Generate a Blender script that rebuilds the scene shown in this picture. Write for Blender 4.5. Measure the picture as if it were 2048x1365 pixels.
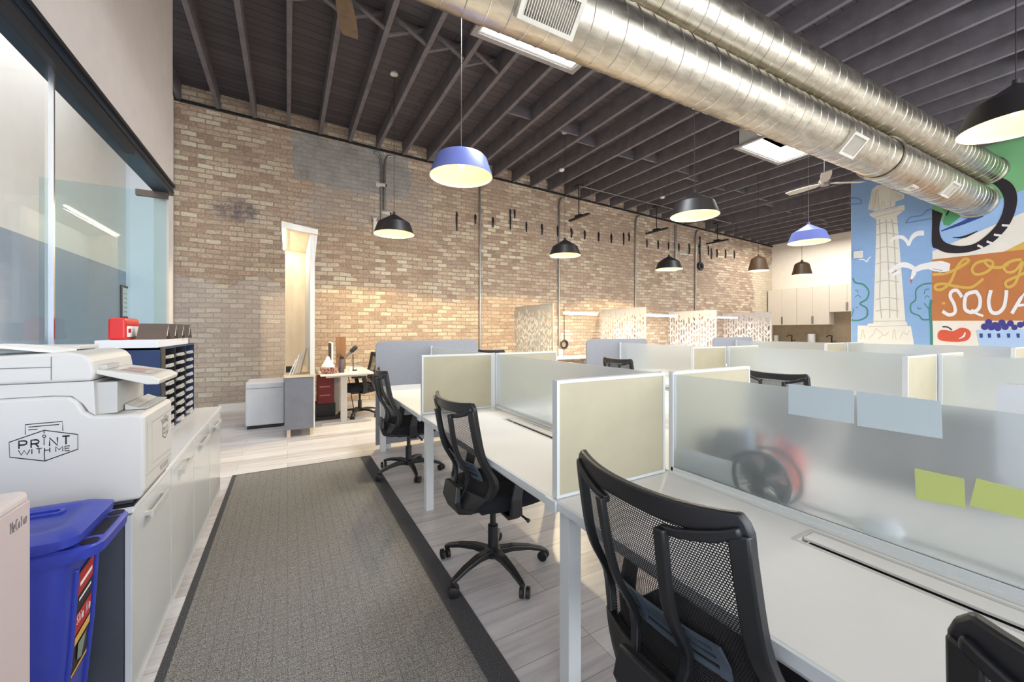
import bpy, math, random
from mathutils import Vector
random.seed(7)
R = math.radians
for o in list(bpy.data.objects): bpy.data.objects.remove(o, do_unlink=True)
SC = bpy.context.scene
COL = SC.collection
# ------------------------------------------------------------------ camera
F_PX, HOR, YAW, EYE = 800.0, 661.0, 29.3, 1.41
cam_d = bpy.data.cameras.new('camera'); cam = bpy.data.objects.new('camera', cam_d); COL.objects.link(cam)
cam_d.sensor_width = 36; cam_d.lens = F_PX/2048*36
cam_d.shift_y = -(682.5-HOR)/2048
cam.location = (0, 0, EYE); cam.rotation_euler = (R(90), 0, R(-YAW))
cam_d.clip_start = .02
SC.camera = cam
# ------------------------------------------------------------------ world, exposure
SC.view_settings.view_transform = 'Standard'; SC.view_settings.look = 'None'
SC.view_settings.gamma = 1; SC.view_settings.use_curve_mapping = False
SC.view_settings.exposure = 0.27
w = bpy.data.worlds.new('daylight'); SC.world = w; w.use_nodes = True
w.node_tree.nodes['Background'].inputs[0].default_value = (.92, .96, 1.0, 1)
w.node_tree.nodes['Background'].inputs[1].default_value = 1.9
def area_light(name, loc, rot, sx, sy, energy, color, parent=None):
    l = bpy.data.lights.new(name, 'AREA'); l.shape = 'RECTANGLE'; l.size = sx; l.size_y = sy
    l.energy = energy; l.color = color
    o = bpy.data.objects.new(name, l); COL.objects.link(o); o.location = loc; o.rotation_euler = rot
    if parent: o.parent = parent; o.location = Vector(loc)-parent.location
    return o
# daylight through the shopfront windows behind the camera
area_light('daylight_from_shopfront', (4.5, -3.9, 2.6), (R(98), 0, 0), 13, 4.0, 400, (.88, .94, 1.0))
area_light('meeting_room_light', (-1.6, 2.5, 4.6), (0, 0, 0), .8, 8, 85, (.95, .97, 1.0))  # added fill that brightens the room behind the glass, no fixture modelled
area_light('skylight_daylight', (2.73, 3.78, 5.6), (0, 0, 0), 1.3, 1.2, 160, (.90, .95, 1.0))
area_light('skylight_daylight', (8.12, 4.1, 5.4), (0, 0, 0), 1.3, .6, 160, (.90, .95, 1.0))
area_light('kitchen_light', (14.2, 6.2, 4.45), (0, 0, 0), 2.5, 3.0, 130, (1, .95, .88))  # invented fill over the kitchen, added to lift its dark wall
# ------------------------------------------------------------------ helpers
SY, CY = math.sin(R(YAW)), math.cos(R(YAW))
def ray(px, py):
    u = (px-1024)/F_PX; v = (HOR-py)/F_PX
    return Vector((SY+u*CY, CY-u*SY, v))
def P(px, py, ax, val):
    """point of the photograph's sight line on the plane axis=val"""
    r = ray(px, py); o = Vector((0, 0, EYE)); i = 'xyz'.index(ax)
    return o + r*((val-o[i])/r[i])
def lin(c):
    c = c/255; return c/12.92 if c <= .04045 else ((c+.055)/1.055)**2.4
def rgb(*c): return (lin(c[0]), lin(c[1]), lin(c[2]), 1)
class N:
    def __init__(s, name):
        s.m = bpy.data.materials.new(name); s.m.use_nodes = True; s.t = s.m.node_tree
        s.b = s.t.nodes['Principled BSDF']; s.out = s.t.nodes['Material Output']
    def n(s, k, **kw):
        q = s.t.nodes.new(k)
        for a, v in kw.items():
            if a.startswith('i_'): q.inputs[a[2:].replace('_', ' ')].default_value = v
            else: setattr(q, a, v)
        return q
    def l(s, a, b): s.t.links.new(a, b)
    def mix(s, f, a, b, bl='MIX'):
        q = s.t.nodes.new('ShaderNodeMix'); q.data_type = 'RGBA'; q.blend_type = bl
        for i, v in ((0, f), (6, a), (7, b)):
            if isinstance(v, bpy.types.NodeSocket): s.l(v, q.inputs[i])
            else: q.inputs[i].default_value = v
        return q.outputs[2]
    def math(s, op, a, b=0.0, c=None):
        q = s.t.nodes.new('ShaderNodeMath'); q.operation = op
        for i, v in enumerate((a, b) if c is None else (a, b, c)):
            if isinstance(v, bpy.types.NodeSocket): s.l(v, q.inputs[i])
            else: q.inputs[i].default_value = v
        return q.outputs[0]
    def ramp(s, f, stops):
        q = s.t.nodes.new('ShaderNodeValToRGB'); s.l(f, q.inputs[0]); e = q.color_ramp.elements
        while len(e) < len(stops): e.new(.5)
        for x, (p, c) in zip(e, stops): x.position = p; x.color = c
        return q.outputs[0]
    def coord(s, k='Object', scale=(1, 1, 1)):
        t = s.t.nodes.new('ShaderNodeTexCoord'); m = s.t.nodes.new('ShaderNodeMapping')
        m.inputs['Scale'].default_value = scale; s.l(t.outputs[k], m.inputs[0]); return m.outputs[0]
    def noise(s, vec, scale, detail=4, rough=.5):
        q = s.n('ShaderNodeTexNoise'); q.inputs['Scale'].default_value = scale; q.inputs['Detail'].default_value = detail
        q.inputs['Roughness'].default_value = rough
        if vec is not None: s.l(vec, q.inputs['Vector'])
        return q.outputs[0]
    def bump(s, h, st=.3, dist=.01):
        q = s.n('ShaderNodeBump'); q.inputs['Strength'].default_value = st; q.inputs['Distance'].default_value = dist
        s.l(h, q.inputs['Height']); s.l(q.outputs[0], s.b.inputs['Normal'])
MAT = {}
def mat(name, col, rough=.5, metal=0, var=.06, nscale=6, emit=0, bump=0, spec=.5, ns2=None):
    if name in MAT: return MAT[name]
    q = N(name); c = rgb(*col)
    q.b.inputs['Roughness'].default_value = rough; q.b.inputs['Metallic'].default_value = metal
    q.b.inputs['Specular IOR Level'].default_value = spec
    v = q.coord('Object')
    nz = q.noise(v, nscale, 5, .6)
    dk = tuple(x*(1-var*2) for x in c[:3])+(1,); lt = tuple(min(1, x*(1+var)) for x in c[:3])+(1,)
    q.l(q.ramp(nz, [(.3, dk), (.7, lt)]), q.b.inputs['Base Color'])
    if bump: q.bump(q.noise(v, ns2 or nscale*8, 3), bump, .003)
    if emit:
        q.b.inputs['Emission Color'].default_value = c; q.b.inputs['Emission Strength'].default_value = emit
    MAT[name] = q.m; return q.m
class MB:
    def __init__(s): s.v = []; s.f = []; s.mi = []; s.uv = {}; s.k = 0
    def add(s, vs, fs):
        o = len(s.v); s.v += [tuple(x) for x in vs]; s.f += [tuple(i+o for i in f) for f in fs]; s.mi += [s.k]*len(fs)
        return s
    def box(s, x0, x1, y0, y1, z0, z1):
        vs = [(x, y, z) for z in (z0, z1) for y in (y0, y1) for x in (x0, x1)]
        return s.add(vs, [(0, 2, 3, 1), (4, 5, 7, 6), (0, 1, 5, 4), (2, 6, 7, 3), (0, 4, 6, 2), (1, 3, 7, 5)])
    def ring(s, rings, cap=True, closed=True):
        n = len(rings[0]); vs = [p for r in rings for p in r]; fs = []
        for i in range(len(rings)-1):
            for j in range(n if closed else n-1):
                a = i*n+j; b = i*n+(j+1) % n; fs.append((a, b, b+n, a+n))
        if cap: fs += [tuple(reversed(range(n))), tuple(range(len(vs)-n, len(vs)))]
        return s.add(vs, fs)
    def tube(s, pts, r, n=10, cap=True):
        pts = [Vector(p) for p in pts]; rs = r if isinstance(r, (list, tuple)) else [r]*len(pts); rings = []
        up = None
        for i, p in enumerate(pts):
            d = (pts[min(i+1, len(pts)-1)]-pts[max(i-1, 0)]).normalized()
            if up is None: up = d.orthogonal().normalized()
            up = (up-d*up.dot(d)).normalized(); q = d.cross(up)
            rings.append([p+(up*math.cos(2*math.pi*j/n)+q*math.sin(2*math.pi*j/n))*rs[i] for j in range(n)])
        return s.ring(rings, cap)
    def sweep(s, pts, wh, side=(0, 1, 0)):
        """rectangular section along pts; wh = (w along side, h) or a list of them"""
        pts = [Vector(p) for p in pts]; L = wh if isinstance(wh, list) else [wh]*len(pts); rings = []
        for i, p in enumerate(pts):
            d = (pts[min(i+1, len(pts)-1)]-pts[max(i-1, 0)]).normalized()
            sd = Vector(side); sd = (sd-d*sd.dot(d)).normalized(); q = d.cross(sd); a, b = L[i][0]/2, L[i][1]/2
            rings.append([p+sd*x*a+q*y*b for x, y in ((-1, -1), (1, -1), (1, 1), (-1, 1))])
        return s.ring(rings)
    def lathe(s, prof, c=(0, 0, 0), n=32, cap=False):
        return s.ring([[(c[0]+r*math.cos(2*math.pi*j/n), c[1]+r*math.sin(2*math.pi*j/n), c[2]+z) for j in range(n)] for r, z in prof], cap)
    def cyl(s, p0, p1, r, n=16): return s.tube([p0, p1], r, n)
    def prism(s, poly, ax, a, b):
        """poly: 2-d points in the two other axes, extruded along ax from a to b"""
        def mk(p, t): return {'x': (t, p[0], p[1]), 'y': (p[0], t, p[1]), 'z': (p[0], p[1], t)}[ax]
        return s.ring([[mk(p, a) for p in poly], [mk(p, b) for p in poly]])
    def sheet(s, grid, th, nrm):
        """solid patch: grid[i][j] points, thickened by th along nrm"""
        nrm = Vector(nrm)*th; m = len(grid[0]); n = len(grid)
        A = [Vector(p) for r in grid for p in r]; vs = A+[p+nrm for p in A]; fs = []; o = n*m
        for i in range(n-1):
            for j in range(m-1):
                a = i*m+j; q = (a, a+1, a+m+1, a+m); fs += [q, tuple(reversed([k+o for k in q]))]
        edge = [j for j in range(m)]+[i*m+m-1 for i in range(1, n)]+[(n-1)*m+j for j in range(m-2, -1, -1)]+[i*m for i in range(n-2, 0, -1)]
        for a, b in zip(edge, edge[1:]+edge[:1]): fs.append((b, a, a+o, b+o))
        return s.add(vs, fs)
    def build(s, name, mats, parent=None, smooth=False, bevel=0, seg=2, uvf=None):
        if not isinstance(mats, (list, tuple)): mats = [mats]
        me = bpy.data.meshes.new(name)
        if parent is not None: off = Vector(parent['_w']) if '_w' in parent else Vector(parent.location)
        else:
            xs = [v[0] for v in s.v]; ys = [v[1] for v in s.v]; zs = [v[2] for v in s.v]
            off = Vector(((min(xs)+max(xs))/2, (min(ys)+max(ys))/2, min(zs)))
            if name in WORLD0: off = Vector((0, 0, 0))
        me.from_pydata([tuple(Vector(v)-off) for v in s.v], [], s.f)
        for m in mats: me.materials.append(m)
        for p, k in zip(me.polygons, s.mi): p.material_index = k
        if smooth:
            me.polygons.foreach_set('use_smooth', [True]*len(me.polygons)); me.set_sharp_from_angle(angle=R(smooth if smooth > 1 else 38))
        if uvf:
            uv = me.uv_layers.new(name='UVMap')
            for li, lp in enumerate(me.loops): uv.data[li].uv = uvf(s.v[lp.vertex_index])
        me.update(); o = bpy.data.objects.new(name, me); COL.objects.link(o)
        if parent is None: o.location = off
        else: o.parent = parent
        if bevel:
            b = o.modifiers.new('bevel', 'BEVEL'); b.width = bevel; b.segments = seg; b.limit_method = 'ANGLE'; b.angle_limit = R(40)
        return o
WORLD0 = {'wall_back', 'floor', 'ceiling', 'wall_right', 'wall_left', 'rug'}
def sub(o):
    """remember the world offset of a part so that its own sub-parts can be built in world coordinates"""
    q = o.parent; o['_w'] = list(q['_w'] if '_w' in q else q.location); return o
def tag(o, label=None, cat=None, group=None, kind=None):
    if label: o['label'] = label
    if cat: o['category'] = cat
    if group: o['group'] = group
    if kind: o['kind'] = kind
    return o
def empty(name, loc, label, cat, group=None):
    o = bpy.data.objects.new(name, None); COL.objects.link(o); o.location = loc; o.empty_display_size = .1
    return tag(o, label, cat, group)
def copy_tree(o, loc=None, rz=None, label=None, group=None, parent=None, cat=None):
    c = o.copy(); COL.objects.link(c); c.parent = parent
    if loc is not None: c.location = loc
    if rz is not None: c.rotation_euler = (0, 0, rz)
    if label: c['label'] = label
    if group: c['group'] = group
    for ch in list(KIDS(o)): copy_tree(ch, parent=c)
    return c
def KIDS(o): return [x for x in list(bpy.data.objects) if x.parent is o and x is not o] if not hasattr(o, 'children') else list(o.children)
def smoothline(pts, k=6, closed=False):
    out = []; n = len(pts)
    for i in range(n if closed else n-1):
        g = lambda j: pts[j % n] if closed else pts[max(0, min(n-1, j))]
        p0, p1, p2, p3 = g(i-1), g(i), g(i+1), g(i+2)
        for t in range(k):
            t /= k; out.append(tuple(.5*((2*b)+(c-a)*t+(2*a-5*b+4*c-d)*t*t+(3*b-a-3*c+d)*t**3) for a, b, c, d in zip(p0, p1, p2, p3)))
    if not closed: out.append(tuple(pts[-1]))
    return out
def ribbon(mb, pts, w, f, closed=False, round_=True):
    """flat painted stroke: 2-d pts, width w, f maps 2-d to 3-d"""
    n = len(pts); L = []
    for i, p in enumerate(pts):
        a = pts[(i-1) % n] if closed or i > 0 else p; b = pts[(i+1) % n] if closed or i < n-1 else p
        dx, dy = b[0]-a[0], b[1]-a[1]; m = math.hypot(dx, dy) or 1
        ww = w[i]/2 if isinstance(w, list) else w/2
        L.append(((p[0]-dy/m*ww, p[1]+dx/m*ww), (p[0]+dy/m*ww, p[1]-dx/m*ww)))
    vs = []; fs = []
    for a, b in L: vs += [f(*a), f(*b)]
    for i in range(n if closed else n-1):
        j = (i+1) % n; fs.append((2*i, 2*i+1, 2*j+1, 2*j))
    mb.add(vs, fs)
def poly(mb, pts, f):
    mb.add([f(*p) for p in pts], [tuple(range(len(pts)))])
GL = {  # stroke letters in a unit box
 'P': [[(0,0),(0,1),(.6,1),(.85,.9),(.9,.75),(.85,.58),(.6,.48),(0,.48)]],
 'R': [[(0,0),(0,1),(.6,1),(.85,.9),(.9,.75),(.85,.58),(.6,.48),(0,.48)], [(.5,.48),(.9,0)]],
 'I': [[(.4,0),(.4,1)]], 'N': [[(0,0),(0,1),(.85,0),(.85,1)]], 'T': [[(0,1),(.9,1)], [(.45,1),(.45,0)]],
 'W': [[(0,1),(.25,0),(.5,.9),(.75,0),(1,1)]], 'H': [[(0,0),(0,1)], [(.8,0),(.8,1)], [(0,.5),(.8,.5)]],
 'M': [[(0,0),(0,1),(.45,.35),(.9,1),(.9,0)]], 'E': [[(.75,0),(0,0),(0,1),(.75,1)], [(0,.52),(.65,.52)]], ' ': [],
 'e': [[(0,.33),(.7,.33),(.65,.6),(.35,.66),(.05,.5),(0,.25),(.2,0),(.65,.05)]],
 'C': [[(.85,.85),(.5,1),(.15,.85),(0,.5),(.15,.15),(.5,0),(.85,.15)]],
 'o': [[(.35,0),(0,.3),(.35,.66),(.7,.3),(.35,0)]], 'l': [[(.3,1),(.3,0)]], 'r': [[(.1,0),(.1,.66)], [(.1,.4),(.3,.62),(.6,.62)]],
 'S': [[(.8,.85),(.5,1),(.1,.85),(.1,.62),(.7,.4),(.75,.15),(.4,0),(0,.15)]], 'i': [[(.3,0),(.3,.62)], [(.3,.82),(.3,.94)]],
 'm': [[(0,0),(0,.62),(.35,.62),(.4,.5),(.4,0)], [(.4,.5),(.7,.62),(.8,.5),(.8,0)]], 'J': [[(.6,1),(.6,.2),(.4,0),(.1,.1)]],
}
def text(mb, s, x, y, w, h, st, f):
    """stroke text, baseline start x,y (2-d), w = advance per letter"""
    for i, c in enumerate(s):
        for pl in GL[c]:
            ribbon(mb, [(x+i*w+p[0]*w*.8, y+p[1]*h) for p in pl], st, f)
# ------------------------------------------------------------------ materials
def brick_mat():
    q = N('old_chicago_brick'); v = q.coord('Object')
    sx = q.n('ShaderNodeSeparateXYZ'); q.l(v, sx.inputs[0])
    wob = q.noise(v, 1.3, 3); wob2 = q.noise(v, 14, 3)
    z = q.math('ADD', sx.outputs[2], q.math('MULTIPLY', q.math('SUBTRACT', wob, .5), .07))
    z = q.math('ADD', z, q.math('MULTIPLY', q.math('SUBTRACT', wob2, .5), .022))
    xx = q.math('ADD', sx.outputs[0], q.math('MULTIPLY', q.math('SUBTRACT', wob2, .5), .03))
    cb = q.n('ShaderNodeCombineXYZ'); q.l(xx, cb.inputs[0]); q.l(z, cb.inputs[1])
    b = q.n('ShaderNodeTexBrick'); q.l(cb.outputs[0], b.inputs[0])
    b.inputs['Scale'].default_value = 1; b.inputs['Brick Width'].default_value = .222; b.inputs['Row Height'].default_value = .085
    b.inputs['Mortar Size'].default_value = .010; b.inputs['Mortar Smooth'].default_value = .35
    b.inputs['Color1'].default_value = (0, 0, 0, 1); b.inputs['Color2'].default_value = (1, 1, 1, 1); b.inputs['Mortar'].default_value = (.5, .5, .5, 1)
    col = q.ramp(b.outputs[0], [(.0, rgb(158, 136, 120)), (.25, rgb(178, 157, 140)), (.45, rgb(190, 170, 152)), (.7, rgb(210, 197, 176)), (1, rgb(230, 221, 202))])
    n2 = q.noise(v, .55, 5, .6)
    col = q.mix(q.ramp(n2, [(.38, (0, 0, 0, 1)), (.62, (.75, .75, .75, 1))]), col, rgb(172, 152, 138))
    n3 = q.noise(v, 30, 4, .7)
    col = q.mix(.55, col, q.ramp(n3, [(.3, rgb(134, 121, 110)), (.65, rgb(236, 228, 212))]), 'OVERLAY')
    col = q.mix(q.math('MULTIPLY', b.outputs[1], q.ramp(q.noise(v, 3.2, 5, .7), [(.3, (.45, .45, .45, 1)), (.65, (1, 1, 1, 1))])), col, q.ramp(q.noise(v, 9, 4), [(.3, rgb(142, 128, 116)), (.7, rgb(178, 162, 146))]))
    # grey cement patch, pale limewash low on the left, sooty stains
    def mask(x0, x1, z0, z1, soft, nz):
        a = q.math('ADD', sx.outputs[0], q.math('MULTIPLY', q.math('SUBTRACT', nz, .5), soft))
        c = q.math('ADD', sx.outputs[2], q.math('MULTIPLY', q.math('SUBTRACT', nz, .5), soft))
        m = q.math('MULTIPLY', q.math('GREATER_THAN', a, x0), q.math('LESS_THAN', a, x1))
        return q.math('MULTIPLY', m, q.math('MULTIPLY', q.math('GREATER_THAN', c, z0), q.math('LESS_THAN', c, z1)))
    nz = q.noise(v, 2.5, 6, .7)
    m1 = q.math('MULTIPLY', mask(.1, 2.25, 4.2, 5.12, .5, nz), .9)
    col = q.mix(m1, col, q.ramp(q.noise(v, 5, 6, .7), [(.3, rgb(128, 124, 120)), (.7, rgb(176, 172, 168))]))
    m2 = q.math('MULTIPLY', mask(.3, 2.8, 3.6, 4.7, 1.4, nz), .35)
    col = q.mix(m2, col, rgb(168, 164, 160))
    m3 = q.math('MULTIPLY', mask(-4, .3, -1, 2.3, 1.2, nz), .42)
    col = q.mix(m3, col, rgb(200, 194, 190))
    dx = q.math('MULTIPLY', q.math('ADD', sx.outputs[0], .80), 1/.48); dz = q.math('MULTIPLY', q.math('ADD', sx.outputs[2], -3.52), 1/.26)
    fall = q.math('MAXIMUM', q.math('SUBTRACT', 1, q.math('ADD', q.math('MULTIPLY', dx, dx), q.math('MULTIPLY', dz, dz))), 0)
    m4 = q.math('MULTIPLY', fall, q.ramp(q.noise(v, 7, 6, .8), [(.42, (.1, .1, .1, 1)), (.6, (1, 1, 1, 1))]))
    col = q.mix(m4, col, rgb(84, 84, 96))
    m5 = q.math('MULTIPLY', mask(15.0, 17, 0, 3.9, 1.5, nz), .7)
    col = q.mix(m5, col, rgb(226, 214, 190))
    q.l(col, q.b.inputs['Base Color']); q.b.inputs['Roughness'].default_value = .9
    h = q.math('SUBTRACT', q.math('MULTIPLY', n3, .5), q.math('MULTIPLY', b.outputs[1], 1.0))
    h = q.math('ADD', h, q.math('MULTIPLY', b.outputs[0], .35)) if False else h
    q.bump(h, .8, .02); return q.m
def floor_mat():
    q = N('pale_vinyl_plank'); v = q.coord('Object')
    b = q.n('ShaderNodeTexBrick'); q.l(v, b.inputs[0]); b.offset = .37; b.offset_frequency = 3
    b.inputs['Scale'].default_value = 1; b.inputs['Brick Width'].default_value = 1.22; b.inputs['Row Height'].default_value = .18
    b.inputs['Mortar Size'].default_value = .0015; b.inputs['Color1'].default_value = (0, 0, 0, 1); b.inputs['Color2'].default_value = (1, 1, 1, 1)
    s = q.coord('Object', (.9, 9, 1)); nz = q.noise(s, 2.2, 8, .65)
    c = q.ramp(b.outputs[0], [(0, rgb(184, 181, 183)), (.5, rgb(202, 199, 201)), (1, rgb(218, 215, 217))])
    c = q.mix(.6, c, q.ramp(nz, [(.3, rgb(156, 152, 152)), (.7, rgb(230, 228, 228))]), 'OVERLAY')
    c = q.mix(b.outputs[1], c, rgb(130, 126, 124))
    q.l(c, q.b.inputs['Base Color']); q.b.inputs['Roughness'].default_value = .33
    return q.m
def rug_mat(name, dark):
    q = N(name); v = q.coord('Object')
    n1 = q.noise(v, 230, 2, .9); n2 = q.noise(v, 2.2, 4)
    a, b_ = ((rgb(38, 38, 42), rgb(100, 100, 104)) if dark else (rgb(52, 51, 52), rgb(186, 182, 176)))
    c = q.ramp(n1, [(.38, a), (.66, b_)])
    br = q.n('ShaderNodeTexBrick'); q.l(v, br.inputs[0]); br.offset = 0
    br.inputs['Scale'].default_value = 1; br.inputs['Brick Width'].default_value = .058; br.inputs['Row Height'].default_value = .04; br.inputs['Mortar Size'].default_value = .0035
    if not dark:
        c = q.mix(q.math('MULTIPLY', br.outputs[1], .22), c, rgb(52, 52, 56))
        c = q.mix(q.math('MULTIPLY', n2, .25), c, rgb(106, 103, 103))
    q.l(c, q.b.inputs['Base Color']); q.b.inputs['Roughness'].default_value = .95
    q.bump(n1, .6, .004); return q.m
def deck_mat():
    q = N('dark_painted_boards'); v = q.coord('Object')
    b = q.n('ShaderNodeTexBrick'); q.l(v, b.inputs[0])
    b.inputs['Scale'].default_value = 1; b.inputs['Brick Width'].default_value = 4; b.inputs['Row Height'].default_value = .14; b.inputs['Mortar Size'].default_value = .004
    b.inputs['Color1'].default_value = (0, 0, 0, 1); b.inputs['Color2'].default_value = (1, 1, 1, 1)
    c = q.ramp(b.outputs[0], [(0, rgb(74, 70, 76)), (1, rgb(92, 86, 92))])
    c = q.mix(b.outputs[1], c, rgb(22, 20, 22))
    q.l(c, q.b.inputs['Base Color']); q.b.inputs['Roughness'].default_value = .8; return q.m
def duct_mat():
    q = N('galvanised_spiral_duct'); v = q.coord('Object')
    n1 = q.noise(q.coord('Object', (1, 3, 3)), 5, 6, .65)
    q.l(q.ramp(n1, [(.3, rgb(176, 168, 152)), (.7, rgb(216, 208, 192))]), q.b.inputs['Base Color'])
    q.b.inputs['Metallic'].default_value = 1
    q.l(q.math('MULTIPLY_ADD', n1, .2, .24), q.b.inputs['Roughness'])
    q.bump(q.noise(v, 14, 3), .03, .006)
    return q.m
def frost_mat(name, tint, rough, white):
    q = N(name); q.b.inputs['Base Color'].default_value = rgb(*tint)
    q.b.inputs['Transmission Weight'].default_value = 1; q.b.inputs['Roughness'].default_value = rough; q.b.inputs['IOR'].default_value = 1.25
    d = q.n('ShaderNodeBsdfDiffuse'); d.inputs[0].default_value = rgb(*tint)
    t = q.n('ShaderNodeBsdfTranslucent'); t.inputs[0].default_value = rgb(*tint)
    a = q.n('ShaderNodeMixShader'); a.inputs[0].default_value = .45; q.l(d.outputs[0], a.inputs[1]); q.l(t.outputs[0], a.inputs[2])
    m = q.n('ShaderNodeMixShader'); m.inputs[0].default_value = white; q.l(q.b.outputs[0], m.inputs[1]); q.l(a.outputs[0], m.inputs[2])
    q.l(m.outputs[0], q.out.inputs[0]); return q.m
def glass_mat():
    q = N('clear_glass')
    t = q.n('ShaderNodeBsdfTransparent'); t.inputs[0].default_value = (.97, .985, .985, 1)
    g = q.n('ShaderNodeBsdfGlossy'); g.inputs[0].default_value = (1, 1, 1, 1); g.inputs['Roughness'].default_value = .02
    lw = q.n('ShaderNodeLayerWeight'); lw.inputs[0].default_value = .25
    m = q.n('ShaderNodeMixShader'); q.l(q.math('MULTIPLY', lw.outputs[0], .07), m.inputs[0]); q.l(t.outputs[0], m.inputs[1]); q.l(g.outputs[0], m.inputs[2])
    q.l(m.outputs[0], q.out.inputs[0]); return q.m
def teal_glass_mat():
    q = N('green_tinted_glass')
    t = q.n('ShaderNodeBsdfTransparent'); t.inputs[0].default_value = (.84, .93, .94, 1)
    g = q.n('ShaderNodeBsdfGlossy'); g.inputs['Roughness'].default_value = .02
    m = q.n('ShaderNodeMixShader'); m.inputs[0].default_value = .03; q.l(t.outputs[0], m.inputs[1]); q.l(g.outputs[0], m.inputs[2])
    q.l(m.outputs[0], q.out.inputs[0]); return q.m
def mesh_mat():
    q = N('black_chair_mesh'); uv = q.n('ShaderNodeTexCoord'); s = q.n('ShaderNodeSeparateXYZ'); q.l(uv.outputs['UV'], s.inputs[0])
    v = q.math('MULTIPLY', s.outputs[1], 1/.0062); row = q.math('FLOOR', v)
    u = q.math('ADD', q.math('MULTIPLY', s.outputs[0], 1/.0062), q.math('MULTIPLY', q.math('MODULO', row, 2), .5))
    fu = q.math('FRACT', u); fv = q.math('FRACT', v)
    a = q.math('LESS_THAN', q.math('ABSOLUTE', q.math('SUBTRACT', fu, .5)), .30)
    b = q.math('LESS_THAN', q.math('ABSOLUTE', q.math('SUBTRACT', fv, .5)), .27)
    hole = q.math('MULTIPLY', a, b)
    q.b.inputs['Base Color'].default_value = rgb(40, 38, 40); q.b.inputs['Roughness'].default_value = .7
    t = q.n('ShaderNodeBsdfTransparent'); m = q.n('ShaderNodeMixShader')
    q.l(hole, m.inputs[0]); q.l(q.b.outputs[0], m.inputs[1]); q.l(t.outputs[0], m.inputs[2]); q.l(m.outputs[0], q.out.inputs[0]); return q.m
def wood_mat(name, c1, c2, sc=(1, 1, .15)):
    q = N(name); n1 = q.noise(q.coord('Object', sc), 9, 6, .6)
    q.l(q.ramp(n1, [(.3, rgb(*c1)), (.7, rgb(*c2))]), q.b.inputs['Base Color']); q.b.inputs['Roughness'].default_value = .5; return q.m
def felt_mat():
    q = N('grey_felt'); v = q.coord('Object'); n = q.noise(v, 160, 3, .8); n2 = q.noise(v, 9, 4)
    c = q.ramp(n, [(.35, rgb(122, 126, 136)), (.65, rgb(164, 167, 176))]); c = q.mix(q.math('MULTIPLY', n2, .3), c, rgb(140, 142, 152))
    q.l(c, q.b.inputs['Base Color']); q.b.inputs['Roughness'].default_value = 1; q.bump(n, .3, .003); return q.m
BRICK = brick_mat(); FLOOR = floor_mat(); RUG = rug_mat('charcoal_woven_rug', False); RUGB = rug_mat('charcoal_rug_border', True); DECK = deck_mat()
DUCT = duct_mat(); FROST = frost_mat('frosted_screen_glass', (232, 238, 240), .36, .28); FROSTB = frost_mat('frosted_blue_glass', (230, 236, 238), .34, .19)
GLASS = glass_mat(); TEAL = teal_glass_mat(); MESH = mesh_mat(); FELT = felt_mat()
PLY = wood_mat('birch_plywood', (222, 198, 162), (238, 220, 190)); PLYL = wood_mat('whitewashed_plywood', (226, 218, 204), (240, 234, 224))
JOIST = mat('dark_painted_joist', (108, 103, 108), .7, var=.12, nscale=5)
DRY = mat('beige_drywall', (206, 196, 190), .8, var=.02); WHITE = mat('white_paint', (238, 236, 232), .6, var=.015); CREAM = mat('cream_paint', (242, 234, 222), .6, var=.015)
PALE = mat('pale_blue_white_paint', (228, 236, 244), .6, var=.01); SLATE = mat('slate_blue_paint', (160, 174, 194), .6, var=.02)
TRACK = mat('dark_anodised_track', (44, 58, 74), .35, .6); BLACK = mat('black_plastic', (30, 31, 34), .38, spec=.6); BLACKM = mat('matt_black_metal', (30, 28, 30), .5)
SEATF = mat('black_seat_fabric', (26, 27, 34), .95, bump=.3, ns2=300); CHROME = mat('chrome', (220, 222, 226), .18, 1, var=.01); STEEL = mat('conduit_steel', (176, 174, 170), .35, .9)
LAM = mat('white_laminate', (232, 228, 222), .35, var=.01); EDGE = mat('pale_grey_powder_coat', (216, 220, 221), .4, var=.01); FAB = mat('beige_screen_fabric', (186, 177, 152), .9, var=.03, bump=.2, ns2=220)
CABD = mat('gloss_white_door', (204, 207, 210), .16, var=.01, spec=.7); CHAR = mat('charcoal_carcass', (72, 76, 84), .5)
PRN = mat('printer_shell', (206, 203, 199), .45, var=.01); PRN2 = mat('printer_grey', (186, 186, 184), .5, var=.01); INK = mat('black_ink', (28, 30, 36), .6, var=.01)
BLUE = mat('blue_bin_plastic', (52, 66, 168), .38, var=.05, bump=.08, ns2=60); PAPER = mat('white_paper', (236, 236, 236), .8, var=.01)
NAVY = mat('navy_board', (36, 58, 100), .6, var=.08); BROWN = mat('brown_card', (98, 84, 76), .6); RED = mat('red_tin', (214, 36, 34), .3, var=.03); GREY = mat('grey_panel', (124, 126, 136), .45)
LAV = mat('lavender_lamp_enamel', (126, 138, 212), .35, var=.02); BLKL = mat('black_lamp_enamel', (42, 38, 38), .45, var=.02); BRNL = mat('bronze_lamp_enamel', (88, 66, 42), .45); LIN = mat('white_lamp_lining', (250, 236, 196), .6, var=.01)
BULB = mat('warm_bulb', (255, 240, 205), .5, emit=26); TUBE = mat('white_light_tube', (250, 250, 255), .5, emit=9); LEDW = mat('warm_led_strip', (255, 246, 225), .5, emit=10)
YEL = mat('lime_sticky_note', (204, 216, 132), .8, var=.01); NOTE = mat('pale_blue_sheet', (206, 220, 226), .8, var=.01)
CLOUDW = mat('smoke_white_plastic', (226, 224, 218), .5)
RED2 = mat('deep_red', (120, 22, 26), .5); ORG = mat('coral_plastic', (232, 96, 78), .5); SKYB = mat('sky_blue_plastic', (110, 160, 220), .5); GRN = mat('green_plastic', (70, 130, 84), .5)
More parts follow.
